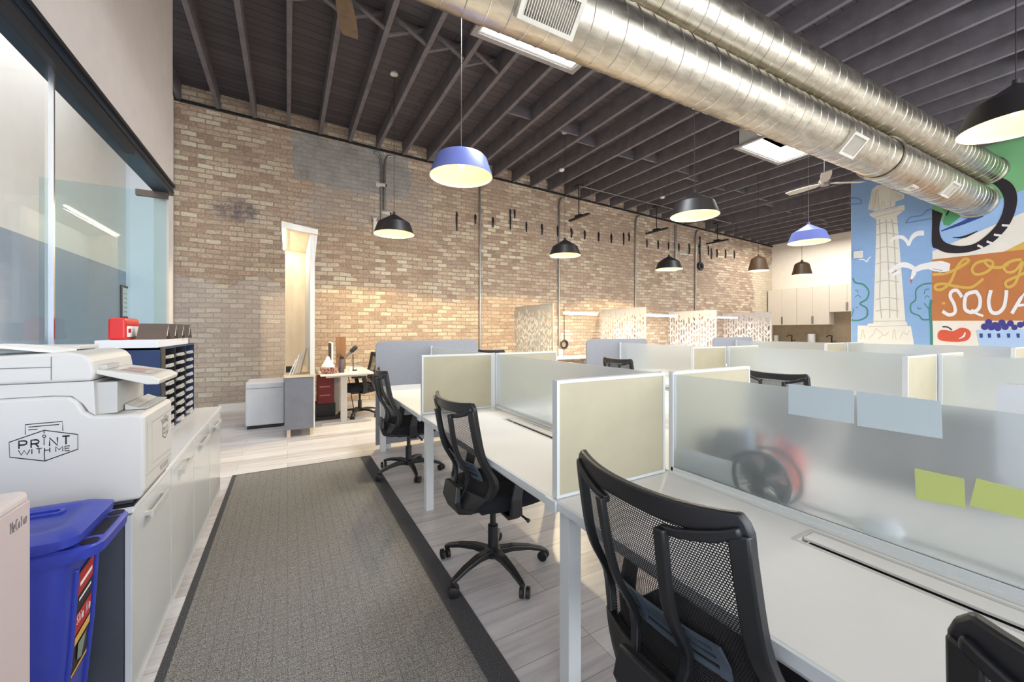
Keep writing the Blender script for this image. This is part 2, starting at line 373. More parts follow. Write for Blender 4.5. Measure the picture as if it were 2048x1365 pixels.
# ------------------------------------------------------------------ structure
XM, XK, YB, YN = 11.5, 16.2, 8.5, -4.0      # mural wall, kitchen wall, brick wall, front of the room
zc = lambda x: 5.175-.0346*x                 # underside of the joists
SKY = [(2.05, 3.42, 3.15, 4.42), (7.45, 8.8, 3.75, 4.45)]
S = lambda o: tag(o, kind='structure')
S(MB().box(-2.4, XK+.2, YN, YB, -.1, 0).build('floor', FLOOR))
b = MB(); b.prism([(-2.4, -.1), (XK+.2, -.1), (XK+.2, zc(XK)+.28), (-2.4, zc(-2.4)+.28)], 'y', YB, YB+.3); S(b.build('wall_back', BRICK))
S(MB().box(-1.04, -.02, YB-.015, YB, 0, .13).build('baseboard_back', WHITE))
# ledge running along the brick under the joists
b = MB(); b.prism([(-2.3, zc(-2.3)-.02), (XK, zc(XK)-.02), (XK, zc(XK)+.02), (-2.3, zc(-2.3)+.02)], 'y', YB-.045, YB-.001); S(b.build('trim_1', BLACKM))
# roof deck with the two skylight openings
b = MB(); xs = sorted({-2.4, XK+.2}|{v for s in SKY for v in s[:2]}); 
for x0, x1 in zip(xs, xs[1:]):
    s = [k for k in SKY if abs(k[0]-x0) < .01]
    for y0, y1 in ([(YN, s[0][2]), (s[0][3], YB)] if s else [(YN, YB)]):
        b.prism([(x0, zc(x0)+.28), (x1, zc(x1)+.28), (x1, zc(x1)+.4), (x0, zc(x0)+.4)], 'y', y0, y1)
ceil = S(b.build('ceiling', DECK))
jx = [-2.1+.53*i for i in range(35)]
for x in jx:
    if 11.4 < x < 11.75: continue
    cut = [(k[2], k[3]) for k in SKY if k[0]-.03 < x < k[1]+.03]
    segs = [(YN, YB)] if not cut else [(YN, cut[0][0]-.05), (cut[0][1]+.05, YB)]
    for y0, y1 in segs:
        MB().box(x-.03, x+.03, y0, y1, zc(x)+.002, zc(x)+.279).build('joist', JOIST, ceil)
for i, x in enumerate(jx[:-1]):                       # solid bridging between joists in two runs, crossed laths on the left
    m = x+.265
    for yy in (1.1, 6.0):
        y = yy+(.10 if i % 2 else -.06)
        if i % 3 == 2 or any(k[0]-.4 < m < k[1]+.4 and k[2]-.1 < y < k[3]+.1 for k in SKY): continue
        if m > 3.0: b = MB().box(x+.031, x+.499, y-.02, y+.02, zc(m)+.04, zc(m)+.22); b.build('bridging', JOIST, ceil)
    if -1 < m < 2.9:
        for sgn in (1, -1):
            b = MB().sweep([(x+.03, 5.15+.04*sgn, zc(m)+(.02 if sgn > 0 else .26)), (x+.50, 5.15+.04*sgn, zc(m)+(.26 if sgn > 0 else .02))], (.06, .02))
            b.build('bridging', JOIST, ceil)
for i, s in enumerate(SKY):                           # skylight curb, trim and clear dome
    x0, x1, y0, y1 = s; z0, z1 = zc((x0+x1)/2)-.03, zc(x0)+.62
    b = MB()
    for a in ((x0, x1, y0-.03, y0), (x0, x1, y1, y1+.03), (x0-.03, x0, y0-.03, y1+.03), (x1, x1+.03, y0-.03, y1+.03)): b.box(*a, z0, z1)
    root = S(b.build('window_%d' % (i+1), WHITE))
    b = MB()
    for a in ((x0-.10, x1+.10, y0-.10, y0-.03), (x0-.10, x1+.10, y1+.03, y1+.10), (x0-.10, x0-.03, y0-.03, y1+.03), (x1+.03, x1+.10, y0-.03, y1+.03)): b.box(*a, z0-.02, z0+.02)
    b.build('frame', mat('grey_trim', (150, 146, 144)), root)
    MB().box(x0, x1, y0, y1, z1-.02, z1-.01).build('pane', GLASS, root)
# left side: two-tone meeting-room wall, glass front, soffit
XG = -1.05
b = MB(); b.box(-2.35, -2.2, YN, 8.4, 0, 2.32); b.k = 1; b.box(-2.35, -2.2, YN, 8.4, 2.32, zc(-2.3)+.28); S(b.build('wall_left', [SLATE, WHITE]))
S(MB().box(-2.199, -1.63, 8.39, 8.45, 0, zc(-2.2)+.27).build('wall_meeting_room', PALE))
b = MB(); b.box(XG-.14, XG-.02, YN, 5.5, 2.90, zc(-1.1)+.275); b.box(XG-.14, XG-.02, 5.34, 5.5, 0, 2.90); S(b.build('wall_soffit', DRY))
b = MB(); b.box(XG-.12, XG+.02, YN, 5.33, 2.80, 2.90); b.k = 1; b.box(XG-.02, XG+.035, YN, 5.33, 2.885, 2.91); b.box(XG-.02, XG+.03, YN, 4.09, 2.755, 2.80); b.box(XG-.02, XG+.025, YN, 5.33, 2.83, 2.838)
S(b.build('trim_2', [TRACK, BLACKM]))
for i, (y0, y1) in enumerate(((-1.2, .87), (.88, 2.925), (2.935, 4.07))):
    g = S(MB().box(XG-.006, XG+.006, y0, y1, .02, 2.757).build('window_%d' % (i+3), GLASS))
    if i: MB().box(XG-.01, XG+.01, y0-.012, y0+.002, .02, 2.756).build('frame', CHROME, g)
    MB().box(XG-.02, XG+.02, y0, y1, 0, .05).build('sill', STEEL, g)
d = S(MB().box(-1.955, -1.07, 5.235, 5.247, .02, 2.795).build('door_1', TEAL))
MB().box(-1.30, -1.055, 5.22, 5.26, 2.74, 2.799).build('hinge', mat('bronze_patch_fitting', (92, 82, 74), .4, .5), d)
MB().box(-1.30, -1.055, 5.22, 5.26, .005, .08).build('hinge', BLACKM, d)
# mural wall and kitchen wall
S(MB().box(XM, XM+.2, YN, 4.28, 0, zc(XM)+.275).build('wall_right', CREAM))
S(MB().box(XK, XK+.2, YN, YB, 0, zc(XK)+.27).build('wall_kitchen', CREAM))
# rug
b = MB(); b.box(-.43, .70, -1.5, 4.68, .0005, .005); b.k = 1
b.box(.70, .81, -1.5, 4.70, .0005, .0046); b.box(-.465, -.43, -1.5, 4.70, .0005, .0046); b.box(-.43, .70, 4.68, 4.70, .0005, .0046)
tag(b.build('rug', [RUG, RUGB]), 'long charcoal woven runner rug with dark border on the pale plank floor', 'rug')
# ------------------------------------------------------------------ mural painted on the right wall
def mcol(n, *c): return mat('mural_'+n, c, .75, var=.02)
MC = [mcol('sky', 142, 176, 218), mcol('cream', 238, 232, 220), mcol('green', 126, 186, 130), mcol('band', 156, 190, 232), mcol('orange', 196, 124, 72), mcol('ochre', 218, 178, 84),
      mcol('black', 38, 32, 38), mcol('white', 242, 240, 240), mcol('indigo', 48, 74, 142), mcol('leaf', 84, 160, 108), mcol('taupe', 196, 188, 172), mcol('teal', 70, 138, 124),
      mcol('red', 218, 92, 66), mcol('basket', 180, 206, 240), mcol('berry', 66, 62, 140), mcol('cloud', 106, 138, 186), mcol('stone', 232, 228, 216)]
MI = {m.name[6:]: i for i, m in enumerate(MC)}
mb = MB(); LAY = [0]; CNT = [0]
def MP(cx, cy):
    p = P(1690+cx/3.79, 340+cy/3.79, 'x', XM); CNT[0] += 1; return (XM-.002-.0015*LAY[0]-1.1e-6*CNT[0], p.y, p.z)
def col(n, lay): mb.k = MI[n]; LAY[0] = lay; CNT[0] = 0
def W(y, z): return (XM-.002-.0015*LAY[0], y, z)
YL = P(1865, 600, 'x', XM).y; YR = .9
def crop_line(x, x0, y0, x1, y1): return y0+(x-x0)*(y1-y0)/(x1-x0)
col('sky', 0); poly(mb, [(4.275, 0), (YL, 0), (YL, 5.03), (4.275, 5.03)], W)
col('cream', 0); poly(mb, [(YL, 0), (YR, 0), (YR, 5.03), (YL, 5.03)], W)
RX = 1690
zz = lambda cx, cy: MP(cx, cy)[2]
col('green', 1); poly(mb, [(YL, MP(660, 415)[2]), (MP(RX, 20)[1], MP(RX, 24)[2]), (MP(RX, 20)[1], 5.03), (YL, 5.03)], W)
col('band', 1); poly(mb, [(YL, MP(660, 415)[2]), (MP(RX, 20)[1], MP(RX, 24)[2]), (MP(RX, 20)[1], MP(RX, 178)[2]), (YL, MP(660, 620)[2])], W)
col('ochre', 1); poly(mb, [(1195, 625), (1357, 545), (RX, 380), (RX, 600)], MP)
col('orange', 2); poly(mb, [(661, 680), (RX, 568), (RX, 1143), (661, 1145)], MP)
# column
col('stone', 2)
poly(mb, [(97, 1180), (500, 1185), (520, 1300), (95, 1290)], MP); poly(mb, [(95, 1285), (520, 1298), (530, 1420), (85, 1420)], MP)
poly(mb, [(215, 1165), (240, 370), (395, 350), (460, 1165)], MP); poly(mb, [(175, 1165), (470, 1155), (475, 1190), (165, 1195)], MP)
poly(mb, [(182, 340), (215, 320), (450, 265), (455, 300), (395, 350), (240, 378), (215, 365)], MP)
poly(mb, [(175, 300), (205, 150), (240, 118), (330, 108), (360, 150), (450, 185), (448, 218), (385, 240), (380, 275), (235, 312)], MP)
col('taupe', 3)
for a in ([(262, 375), (268, 560), (268, 800), (265, 960), (278, 1125)], [(312, 375), (322, 600), (335, 850), (340, 1125)], [(355, 375), (372, 500), (385, 800), (398, 1120)]): ribbon(mb, smoothline(a), 9, MP)
for y in (405, 485, 590, 705, 845, 975, 1065): ribbon(mb, smoothline([(232, y+18-y/100), (300, y-6), (345, y-4), (392+y/60, y+6)]), 7, MP)
for a in ([(215, 365), (300, 340), (440, 305)], [(182, 325), (235, 325), (400, 285)], [(180, 1190), (470, 1180)], [(185, 1150), (455, 1145)], [(215, 300), (245, 150), (260, 290)], [(275, 280), (290, 235), (305, 280)],
          [(345, 275), (350, 160), (330, 140)], [(380, 200), (440, 200)], [(120, 1285), (135, 1210), (150, 1280)], [(180, 1280), (220, 1240), (235, 1205), (270, 1230), (300, 1255), (335, 1225)], [(250, 1285), (290, 1250)],
          [(360, 1280), (372, 1210), (388, 1285)], [(420, 1285), (440, 1230), (470, 1250), (490, 1215)]): ribbon(mb, smoothline(a), 4, MP)
for k in range(6): ribbon(mb, smoothline([(360+14*k, 150+8*k), (366+13*k, 200+3*k), (372+11*k, 232-2*k)]), 3, MP); ribbon(mb, smoothline([(200+10*k, 170-5*k), (195+12*k, 250), (200+13*k, 300)]), 3, MP)
# clouds, trees
col('cloud', 2)
ribbon(mb, smoothline([(32, 215), (90, 215), (125, 235), (115, 255), (32, 262)]), 10, MP); ribbon(mb, smoothline([(660, 295), (620, 310), (580, 345), (500, 360), (465, 395), (480, 400), (660, 368)]), 9, MP)
col('teal', 2)
ribbon(mb, smoothline([(60, 820), (80, 855), (140, 870), (180, 920), (165, 980), (115, 1015), (165, 1050), (165, 1110), (110, 1140), (50, 1140)]), 12, MP)
ribbon(mb, smoothline([(660, 860), (590, 870), (540, 910), (535, 985), (500, 1020), (505, 1080), (560, 1105), (590, 1135), (640, 1135)]), 11, MP)
ribbon(mb, smoothline([(655, 985), (645, 1070), (655, 1200), (658, 1420)]), [22]*19, MP)
ribbon(mb, smoothline([(600, 1010), (640, 1060)]), 7, MP)
for a in ([(75, 912), (95, 915), (98, 935)], [(78, 965), (100, 950), (120, 970)], [(600, 945), (610, 910), (640, 905)], [(605, 975), (620, 955), (640, 968)], [(550, 1040), (560, 1055), (578, 1048)], [(70, 1050), (50, 1115)], [(85, 1045), (100, 1040)]): ribbon(mb, smoothline(a), 6, MP)
# birds
col('white', 4)
def bird(pts, ws): ribbon(mb, smoothline(pts), ws, MP)
def taper(n, a, b, c): return [a+(b-a)*min(1, i/(n*.5)) if i < n/2 else b+(c-b)*(i-n/2)/(n/2) for i in range(n)]
bird([(345, 545), (380, 515), (430, 510), (465, 535), (485, 575)], taper(25, 14, 30, 22)); bird([(485, 575), (505, 520), (545, 485), (600, 478)], taper(19, 16, 34, 40))
bird([(105, 678), (140, 680), (170, 700)], taper(13, 5, 9, 10)); bird([(165, 700), (182, 672), (200, 658)], taper(13, 10, 8, 4))
bird([(335, 775), (390, 735), (450, 720), (510, 740), (545, 775)], taper(25, 20, 42, 26)); bird([(510, 820), (525, 770), (580, 738), (660, 725)], taper(19, 14, 42, 52)); bird([(640, 728), (720, 735), (795, 745)], taper(13, 56, 92, 60))
bird([(360, 800), (420, 770)], 18); bird([(502, 830), (530, 775)], taper(7, 12, 30, 34))
col('black', 5); 
for a in ([(670, 750), (740, 765)], [(690, 772), (765, 782)], [(355, 785), (395, 762)]): ribbon(mb, smoothline(a), 3, MP)
col('red', 5); poly(mb, [(494, 832), (512, 832), (502, 868)], MP)
# wheel
def ell(cx, cy, rx, ry, rot, a0, a1, n=48):
    out = []
    for i in range(n+1):
        t = R(a0+(a1-a0)*i/n); x, y = rx*math.cos(t), ry*math.sin(t); c, s = math.cos(R(rot)), math.sin(R(rot)); out.append((cx+x*c-y*s, cy+x*s+y*c))
    return out
def ringpoly(o, i_, f):
    vs = [f(*p) for p in o]+[f(*p) for p in i_]; n = len(o); mb.add(vs, [(k, k+1, n+k+1, n+k) for k in range(n-1)])
col('black', 4)
outer = smoothline([(661, 300), (661, 400), (661, 570), (700, 600), (770, 628), (880, 632), (1000, 608), (1120, 550), (1230, 440), (1290, 320), (1306, 200), (1270, 110), (1190, 60), (1090, 45), (980, 70)], 5)
inner = smoothline([(742, 330), (722, 400), (718, 470), (740, 530), (790, 562), (880, 578), (980, 560), (1070, 500), (1150, 415), (1195, 320), (1206, 230), (1180, 160), (1130, 110), (1060, 92), (990, 100)], 5)
ringpoly(outer, inner, MP)
col('white', 5)
for a in ([(1190, 420), (1255, 425)], [(1130, 492), (1185, 500)], [(1075, 542), (1120, 560)], [(1005, 572), (1045, 590)]): ribbon(mb, smoothline(a), 17, MP)
col('indigo', 4); ribbon(mb, [(920, 225), (955, 285), (1035, 345)], 46, MP); ribbon(mb, [(1040, 335), (900, 400), (730, 465)], [46]+[28]+[8], MP)
col('leaf', 3); poly(mb, [(735, 300), (930, 290), (860, 370), (790, 425), (750, 418), (742, 390), (765, 330)], MP)
col('black', 5); ribbon(mb, smoothline([(1070, 165), (1098, 215), (1112, 275)]), taper(13, 8, 22, 8), MP); ribbon(mb, smoothline([(815, 512), (900, 510), (1005, 465)]), taper(13, 3, 18, 4), MP); ribbon(mb, smoothline([(768, 345), (800, 290)]), 12, MP)
# writing
col('ochre', 5)
ribbon(mb, smoothline([(665, 795), (760, 785), (850, 750), (930, 700), (935, 680), (900, 680), (850, 740), (800, 850), (740, 905), (690, 905), (690, 875), (750, 865), (850, 885), (960, 890), (1050, 825)], 8), 22, MP)
ribbon(mb, smoothline([(1060, 690), (1000, 705), (965, 750), (985, 790), (1050, 785), (1110, 745), (1120, 700), (1080, 685), (1060, 700), (1100, 735), (1180, 740), (1240, 715)], 8), 22, MP)
ribbon(mb, smoothline([(1340, 680), (1270, 690), (1205, 730), (1230, 775), (1290, 765), (1345, 700), (1330, 760), (1290, 860), (1235, 890), (1220, 850), (1300, 810), (1390, 770)], 8), 22, MP)
poly(mb, [(733, 1003), (760, 1003), (762, 1020), (735, 1021)], MP)
col('white', 5)
ribbon(mb, smoothline([(888, 965), (850, 915), (808, 925), (800, 965), (828, 1020), (835, 1080), (790, 1100), (740, 1072)], 8), 26, MP)
ribbon(mb, smoothline([(985, 925), (925, 945), (908, 1000), (915, 1060), (965, 1080), (1015, 1050), (1025, 980), (1000, 930)], 8, True), 28, MP, True); ribbon(mb, smoothline([(960, 1060), (1000, 1090), (1050, 1108)]), 18, MP)
ribbon(mb, smoothline([(1108, 912), (1090, 1000), (1110, 1075), (1160, 1085), (1205, 1040), (1222, 960), (1225, 912)], 8), 28, MP)
ribbon(mb, [(1265, 1090), (1330, 980), (1385, 905), (1400, 1090)], 28, MP); ribbon(mb, [(1300, 1030), (1400, 1020)], 20, MP)
# apple and berries
col('red', 3); poly(mb, smoothline([(760, 1215), (820, 1222), (880, 1198), (935, 1210), (955, 1245), (930, 1290), (860, 1305), (760, 1300), (712, 1285), (702, 1250), (720, 1220)], 5, True), MP)
col('white', 4); ribbon(mb, smoothline([(865, 1280), (900, 1262), (912, 1232)]), taper(13, 4, 16, 6), MP)
col('black', 4); ribbon(mb, smoothline([(740, 1190), (780, 1193), (812, 1215)]), 9, MP)
col('basket', 3); poly(mb, [(995, 1215), (RX-40, 1200), (RX-70, 1420), (1040, 1420)], MP)
col('indigo', 4)
for x in (1032, 1095, 1165, 1240, 1312, 1390): poly(mb, [(x-14, 1242), (x+12, 1240), (x+14, 1272), (x-8, 1275)], MP)
col('berry', 4)
for x, y, r in ((1060, 1190, 28), (1090, 1155, 26), (1140, 1180, 30), (1190, 1160, 28), (1215, 1190, 28), (1255, 1165, 26), (1285, 1195, 24), (1330, 1175, 26), (1370, 1165, 26), (1400, 1190, 28), (1110, 1195, 26), (1160, 1200, 26)): poly(mb, ell(x, y, r, r*.9, 0, 0, 345, 20), MP)
mu = mb.build('mural', MC); tag(mu, 'painted neighbourhood mural on the right wall with stone column, gulls, bicycle wheel and orange lettering', 'mural')
# ------------------------------------------------------------------ ducts
def duct(label, y0, z0, r0, x0, x1, dy, joint=None, vents=()):
    root = empty('spiral_duct', (x0, y0, z0), label, 'duct')
    ax = lambda x: y0+dy*(x-x0)
    b = MB(); xs = [x0+(x1-x0)*i/40 for i in range(41)]
    rr = lambda x: r0 if joint is None or x < joint else r0*1.07
    b.ring([[(x, ax(x)+rr(x)*math.cos(2*math.pi*j/40), z0+rr(x)*math.sin(2*math.pi*j/40)) for j in range(40)] for x in xs], True)
    b.build('duct_shell', DUCT, root, smooth=40)
    b = MB(); n = int((x1-x0)/.16*26); pts = []
    for i in range(n):
        x = x0+.02+i*.16/26
        if x > x1-.02: break
        a = 2*math.pi*i/26; r = rr(x)+.001; pts.append((x, ax(x)+r*math.cos(a), z0+r*math.sin(a)))
    b.tube(pts, .0045, 4); b.build('spiral_seam', mat('bright_seam', (226, 222, 210), .25, 1), root, smooth=60)
    for jx_ in ([joint] if joint else [])+[x1-.03]:
        b = MB(); r = rr(jx_)
        b.ring([[(jx_+k, ax(jx_)+(r+q)*math.cos(2*math.pi*j/40), z0+(r+q)*math.sin(2*math.pi*j/40)) for j in range(40)] for k, q in ((-.03, 0), (-.025, .018), (.025, .018), (.03, 0))], False); b.build('joint_collar', DUCT, root, smooth=30)
    for (vx, ang, wl, hh) in vents:      # register on the duct: frame, louvres
        c = Vector((vx, ax(vx), z0)); nrm = Vector((0, math.cos(R(ang)), math.sin(R(ang)))); tv = Vector((0, -math.sin(R(ang)), math.cos(R(ang)))); X = Vector((1, 0, 0))
        def q(a, t, n): return c+X*a+tv*t+nrm*(r0+n)
        def bx(b, a0, a1, t0, t1, n0, n1): b.add([q(a, t, n) for n in (n0, n1) for t in (t0, t1) for a in (a0, a1)], [(0, 2, 3, 1), (4, 5, 7, 6), (0, 1, 5, 4), (2, 6, 7, 3), (0, 4, 6, 2), (1, 3, 7, 5)])
        b = MB()
        for a in ((-wl, wl, -hh, -hh+.03), (-wl, wl, hh-.03, hh), (-wl, -wl+.035, -hh+.03, hh-.03), (wl-.035, wl, -hh+.03, hh-.03)): bx(b, *a, -.06, .03)
        v = sub(b.build('vent_frame', mat('vent_paint', (206, 200, 188), .5), root))
        b = MB(); bx(b, -wl+.035, wl-.035, -hh+.03, hh-.03, -.03, -.01); b.build('backing', BLACKM, v)
        b = MB(); m = int(wl*2/.024)
        for i in range(m):
            a = -wl+.045+i*(2*wl-.09)/(m-1); bx(b, a-.003, a+.003, -hh+.03, hh-.03, 0, .02)
        b.build('louvre', mat('vent_paint', (206, 200, 188), .5), v)
    return root
PH1, D1 = 44.3, 3.5
duct('large galvanised spiral duct with louvred registers, lower and nearer of the two ceiling ducts', 2.57, 3.86, .258, -1.0+.15, XM-.014, -.02, joint=7.35,
     vents=((1.62, 222, .24, .13), (6.05, 222, .19, .13), (9.3, 222, .19, .12), (8.3, 262, .12, .06)))
duct('galvanised spiral duct running just above and behind the larger one', 2.60, 4.40, .235, -.85, XM-.014, -.035)
# ------------------------------------------------------------------ pendants
WARM = (1, .82, .48)
def pendant(x, y, z0, m, label, group, prof, power, name='pendant_lamp', small=False):
    root = empty(name, (x, y, z0), label, 'lamp', group)
    t = .006; k = len(prof)
    b = MB(); b.lathe(prof, (x, y, z0), 40); sh = b.build('lamp_shade', m, root, smooth=22)
    b = MB(); b.lathe([(max(r-t, .004), z-(.004 if i == k-1 else 0)) for i, (r, z) in enumerate(prof)], (x, y, z0), 40)
    b.lathe([(prof[0][0]-t, 0), (prof[0][0], 0)], (x, y, z0), 40); b.build('lining', LIN, root, smooth=30)
    top = prof[-1][1]
    MB().cyl((x, y, z0+top-.015), (x, y, z0+top+.03), .022).build('cap', m, root, smooth=40)
    zt = zc(x)+(0 if any(abs(x-j) < .05 for j in jx) else .279)
    MB().cyl((x, y, z0+top+.02), (x, y, zt-.002), .0035, 6).build('cord', STEEL if m is LAV else BLACKM, root)
    MB().lathe([(.001, .0), (.055, .0), (.06, -.03), (.02, -.05), (.001, -.05)], (x, y, zt-.001), 20).build('ceiling_canopy', CLOUDW if not small else BLACKM, root, smooth=40)
    b = MB(); b.lathe([(.001, -.045), (.025, -.035), (.035, 0), (.025, .03), (.014, .06), (.014, .1)], (x, y, z0+prof[0][1]+.13), 16); b.build('bulb', BULB, root, smooth=60)
    l = bpy.data.lights.new('lamp_light', 'SPOT'); l.spot_size = R(149); l.spot_blend = .12; l.energy = power; l.color = WARM if power > 200 else (1, .87, .66); l.shadow_soft_size = .04
    o = bpy.data.objects.new('lamp_light', l); COL.objects.link(o); o.parent = root; o.location = (0, 0, .10)
    return root
WIDE = [(.305, 0), (.242, .17), (.02, .31)]; DOME = [(.31, 0), (.255, .17), (.235, .195), (.05, .26), (.02, .265)]; TALL = [(.215, 0), (.155, .26), (.13, .29), (.02, .345)]
G = 'pendant lamps over the desk rows'; PW = 95
pendant(1.50, 3.70, 2.93, LAV, 'lavender-blue wide pendant lamp hanging over the nearest desk row', G, DOME, PW)
pendant(1.44, 6.30, 2.90, BLKL, 'black faceted pendant lamp in front of the brick wall beside the wall conduits', G, WIDE, PW*3.8)
pendant(4.72, 6.30, 2.87, BLKL, 'dark pendant lamp over the middle desk row, further one, against the brick', G, WIDE, PW*3.8)
pendant(4.72, 3.45, 2.93, BLKL, 'big dark pendant lamp hanging over the middle desk row under the duct', G, WIDE, PW)
pendant(4.72, .76, 2.93, BLKL, 'dark pendant lamp cut off by the right edge of the photo, nearest the mural', G, WIDE, PW*.6)
pendant(7.85, 6.42, 2.85, BLKL, 'dark pendant lamp over the far desk row in front of the brick', G, WIDE, PW*3.8)
pendant(7.85, 3.52, 2.93, LAV, 'blue pendant lamp hanging over the far desk row left of the mural', G, WIDE, PW)
G2 = 'narrow pendant lamps over the kitchen side'
pendant(9.45, 5.25, 2.78, BRNL, 'narrow bronze pendant lamp in front of the brick wall end', G2, TALL, 22, small=True)
pendant(11.1, 5.12, 2.78, BRNL, 'narrow bronze pendant lamp in front of the white kitchen wall', G2, TALL, 22, small=True)
# ------------------------------------------------------------------ ceiling fans
def fan(x, y, z, a0, label, m):
    root = empty('ceiling_fan', (x, y, z), label, 'ceiling fan', 'ceiling fans')
    MB().cyl((x, y, z), (x, y, zc(x)+.1), .015).build('downrod', BLACKM, root)
    MB().lathe([(.001, -.07), (.07, -.06), (.1, 0), (.09, .05), (.03, .09), (.001, .09)], (x, y, z), 24).build('motor', mat('fan_motor', (150, 140, 132), .4, .5), root, smooth=40)
    for k in range(3):
        a = R(a0+120*k); d = Vector((math.cos(a), math.sin(a), 0)); s = Vector((-d.y, d.x, .18)).normalized(); c = Vector((x, y, z-.02))
        g = [[c+d*t+s*w*q for q in (-1, 0, 1)] for t, w in ((.09, .035), (.2, .07), (.45, .085), (.62, .08), (.68, .07))]
        MB().sheet(g, .01, (0, 0, 1)).build('blade', m, root)
fan(8.9, 3.72, 4.22, 205, 'ceiling fan with pale blades beyond the duct, left of the mural', mat('pale_blade', (196, 186, 170), .5))
fan(.38, 3.60, 4.35, 76, 'ceiling fan whose brown wooden blade hangs into the top of the photo', wood_mat('brown_blade', (104, 84, 64), (132, 108, 84)))
# ------------------------------------------------------------------ hanging black wall washers
for i, x in enumerate((6.25, 9.0, 11.75)):
    z = 4.19
    root = empty('hanging_spotlight_bar', (x, 7.78, z), ['first', 'second', 'third'][i]+' from the left of three black bar fixtures hung from the joists before the brick', 'light fixture', 'hanging bar fixtures')
    MB().box(x-.035, x+.035, 7.41, 8.15, z-.02, z+.02).build('bar', BLACKM, root); MB().cyl((x, 7.78, z+.02), (x, 7.78, zc(x)+.02), .012).build('rod', BLACKM, root)
    MB().box(x-.05, x+.05, 7.68, 7.88, z+.02, z+.06).build('driver_box', BLACKM, root); MB().box(x-.08, x+.08, 7.70, 7.86, zc(x)-.02, zc(x)+.01).build('ceiling_plate', BLACKM, root)
# detectors
for i, (px, py) in enumerate(((1130, 341), (1328, 395))):
    x, y, z = P(px, py, 'z', 4.9 if i == 0 else 4.85)
    for _ in range(4): x, y, z = P(px, py, 'z', zc(x))
    x = min(jx, key=lambda j: abs(j-x)); z = zc(x)-.001
    MB().lathe([(.001, -.04), (.05, -.035), (.06, -.01), (.06, 0)], (x, y, z), 20).build('smoke_detector', CLOUDW, smooth=40)
    tag(bpy.data.objects[-1] if False else [o for o in COL.objects if o.name.startswith('smoke_detector')][-1], ['small white detector under a joist, nearer the lavender lamp', 'small white detector under a joist, nearer the big dark lamp'][i], 'smoke detector', 'detectors under the joists')
b = MB(); b.tube([(6.2, 7.7, zc(6.2)-.03), (9.0, 7.6, zc(9)-.03), (12, 7.5, zc(12)-.03)], .009, 6)
tag(b.build('ceiling_conduit', STEEL), 'thin steel conduit strapped under the joists linking the bar fixtures', 'conduit')
# ------------------------------------------------------------------ things on the brick wall
YW = YB-.03
def wallx(px): return P(px, 600, 'y', YW).x
def wz(px, py): return P(px, py, 'y', YW).z
def conduit(px, z0, r, label, bend=.0):
    x = wallx(px); zt = zc(x)-.08; pts = [(x, YW, z0), (x, YW, zt-.25)]
    if bend: pts += [(x+bend*.3, YW, zt-.10), (x+bend, YW, zt-.02), (x+bend*2.2, YW, zt)]
    else: pts += [(x, YW, zt)]
    b = MB(); b.tube(pts, r, 10); tag(b.build('wall_conduit', STEEL, smooth=50), label, 'conduit', 'vertical conduits on the brick wall')
conduit(763, wz(763, 470), .022, 'left one of the twin steel conduits beside the nearest black lamp', -.06)
conduit(769.5, wz(769, 430), .022, 'right one of the twin steel conduits beside the nearest black lamp', .07)
conduit(960, .6, .022, 'long steel conduit down the brick below the lavender lamp')
conduit(1118, .98, .026, 'steel conduit on brick running down to the outlet box', .08)
conduit(1271, 1.2, .026, 'steel conduit between the second dark lamp and the big lamp', .08)
conduit(1351, 3.3, .04, 'short wide steel conduit behind the far dark lamp')
conduit(1391, 1.4, .026, 'steel conduit beside the black coiled cable', .08)
def camera(px, py, label):
    x, z = wallx(px), wz(px, py); root = empty('security_camera', (x, YB, z), label, 'camera', 'security cameras')
    MB().cyl((x, YB-.001, z), (x, YB-.03, z), .05).build('mount', CLOUDW, root, smooth=40); MB().tube([(x, YB-.03, z), (x+.02, YB-.10, z-.02), (x+.12, YB-.16, z-.04)], .035, 14).build('camera_body', CLOUDW, root, smooth=40)
    MB().cyl((x+.12, YB-.16, z-.04), (x+.125, YB-.165, z-.042), .028).build('lens', BLACKM, root)
camera(757, 369, 'upper of two small white cameras by the twin conduits'); camera(766, 425, 'lower of two small white cameras by the twin conduits'); camera(1362, 507, 'small white camera by the far dark lamp')
x, z = wallx(751), wz(751, 455); root = empty('emergency_light', (x, YB, z), 'white emergency light box on the brick half behind the black lamp', 'emergency light')
MB().box(x-.05, x+.11, YB-.08, YB-.001, z-.17, z+.12).build('housing', CLOUDW, root, bevel=.008); MB().tube([(x-.02, YB-.05, z+.12), (x-.03, YB-.1, z+.19)], [.02, .055], 14).build('lamp_head', CLOUDW, root, smooth=40)
clips = [(913.6, 424, 462), (951, 429, 448), (986, 435, 455), (1020.6, 418, 460), (1029.4, 419, 437)]+[(1020+a/4.452, 360+t/4.452, 360+u/4.452) for a, t, u in
  ((147, 375, 465), (285, 392, 488), (425, 410, 505), (547, 430, 518), (666, 448, 530), (790, 462, 548), (903, 480, 562), (1013, 472, 578), (1060, 472, 545), (1220, 530, 603), (1320, 540, 615), (1413, 555, 620), (1505, 565, 635), (1597, 570, 660), (1685, 580, 660), (1768, 590, 670), (1795, 610, 705), (1845, 615, 690), (1920, 620, 695), (1998, 632, 703))]
ORD = 'first second third fourth fifth sixth seventh eighth ninth tenth eleventh twelfth thirteenth fourteenth fifteenth sixteenth seventeenth eighteenth nineteenth twentieth twenty-first twenty-second twenty-third twenty-fourth twenty-fifth'.split()
clips.sort()
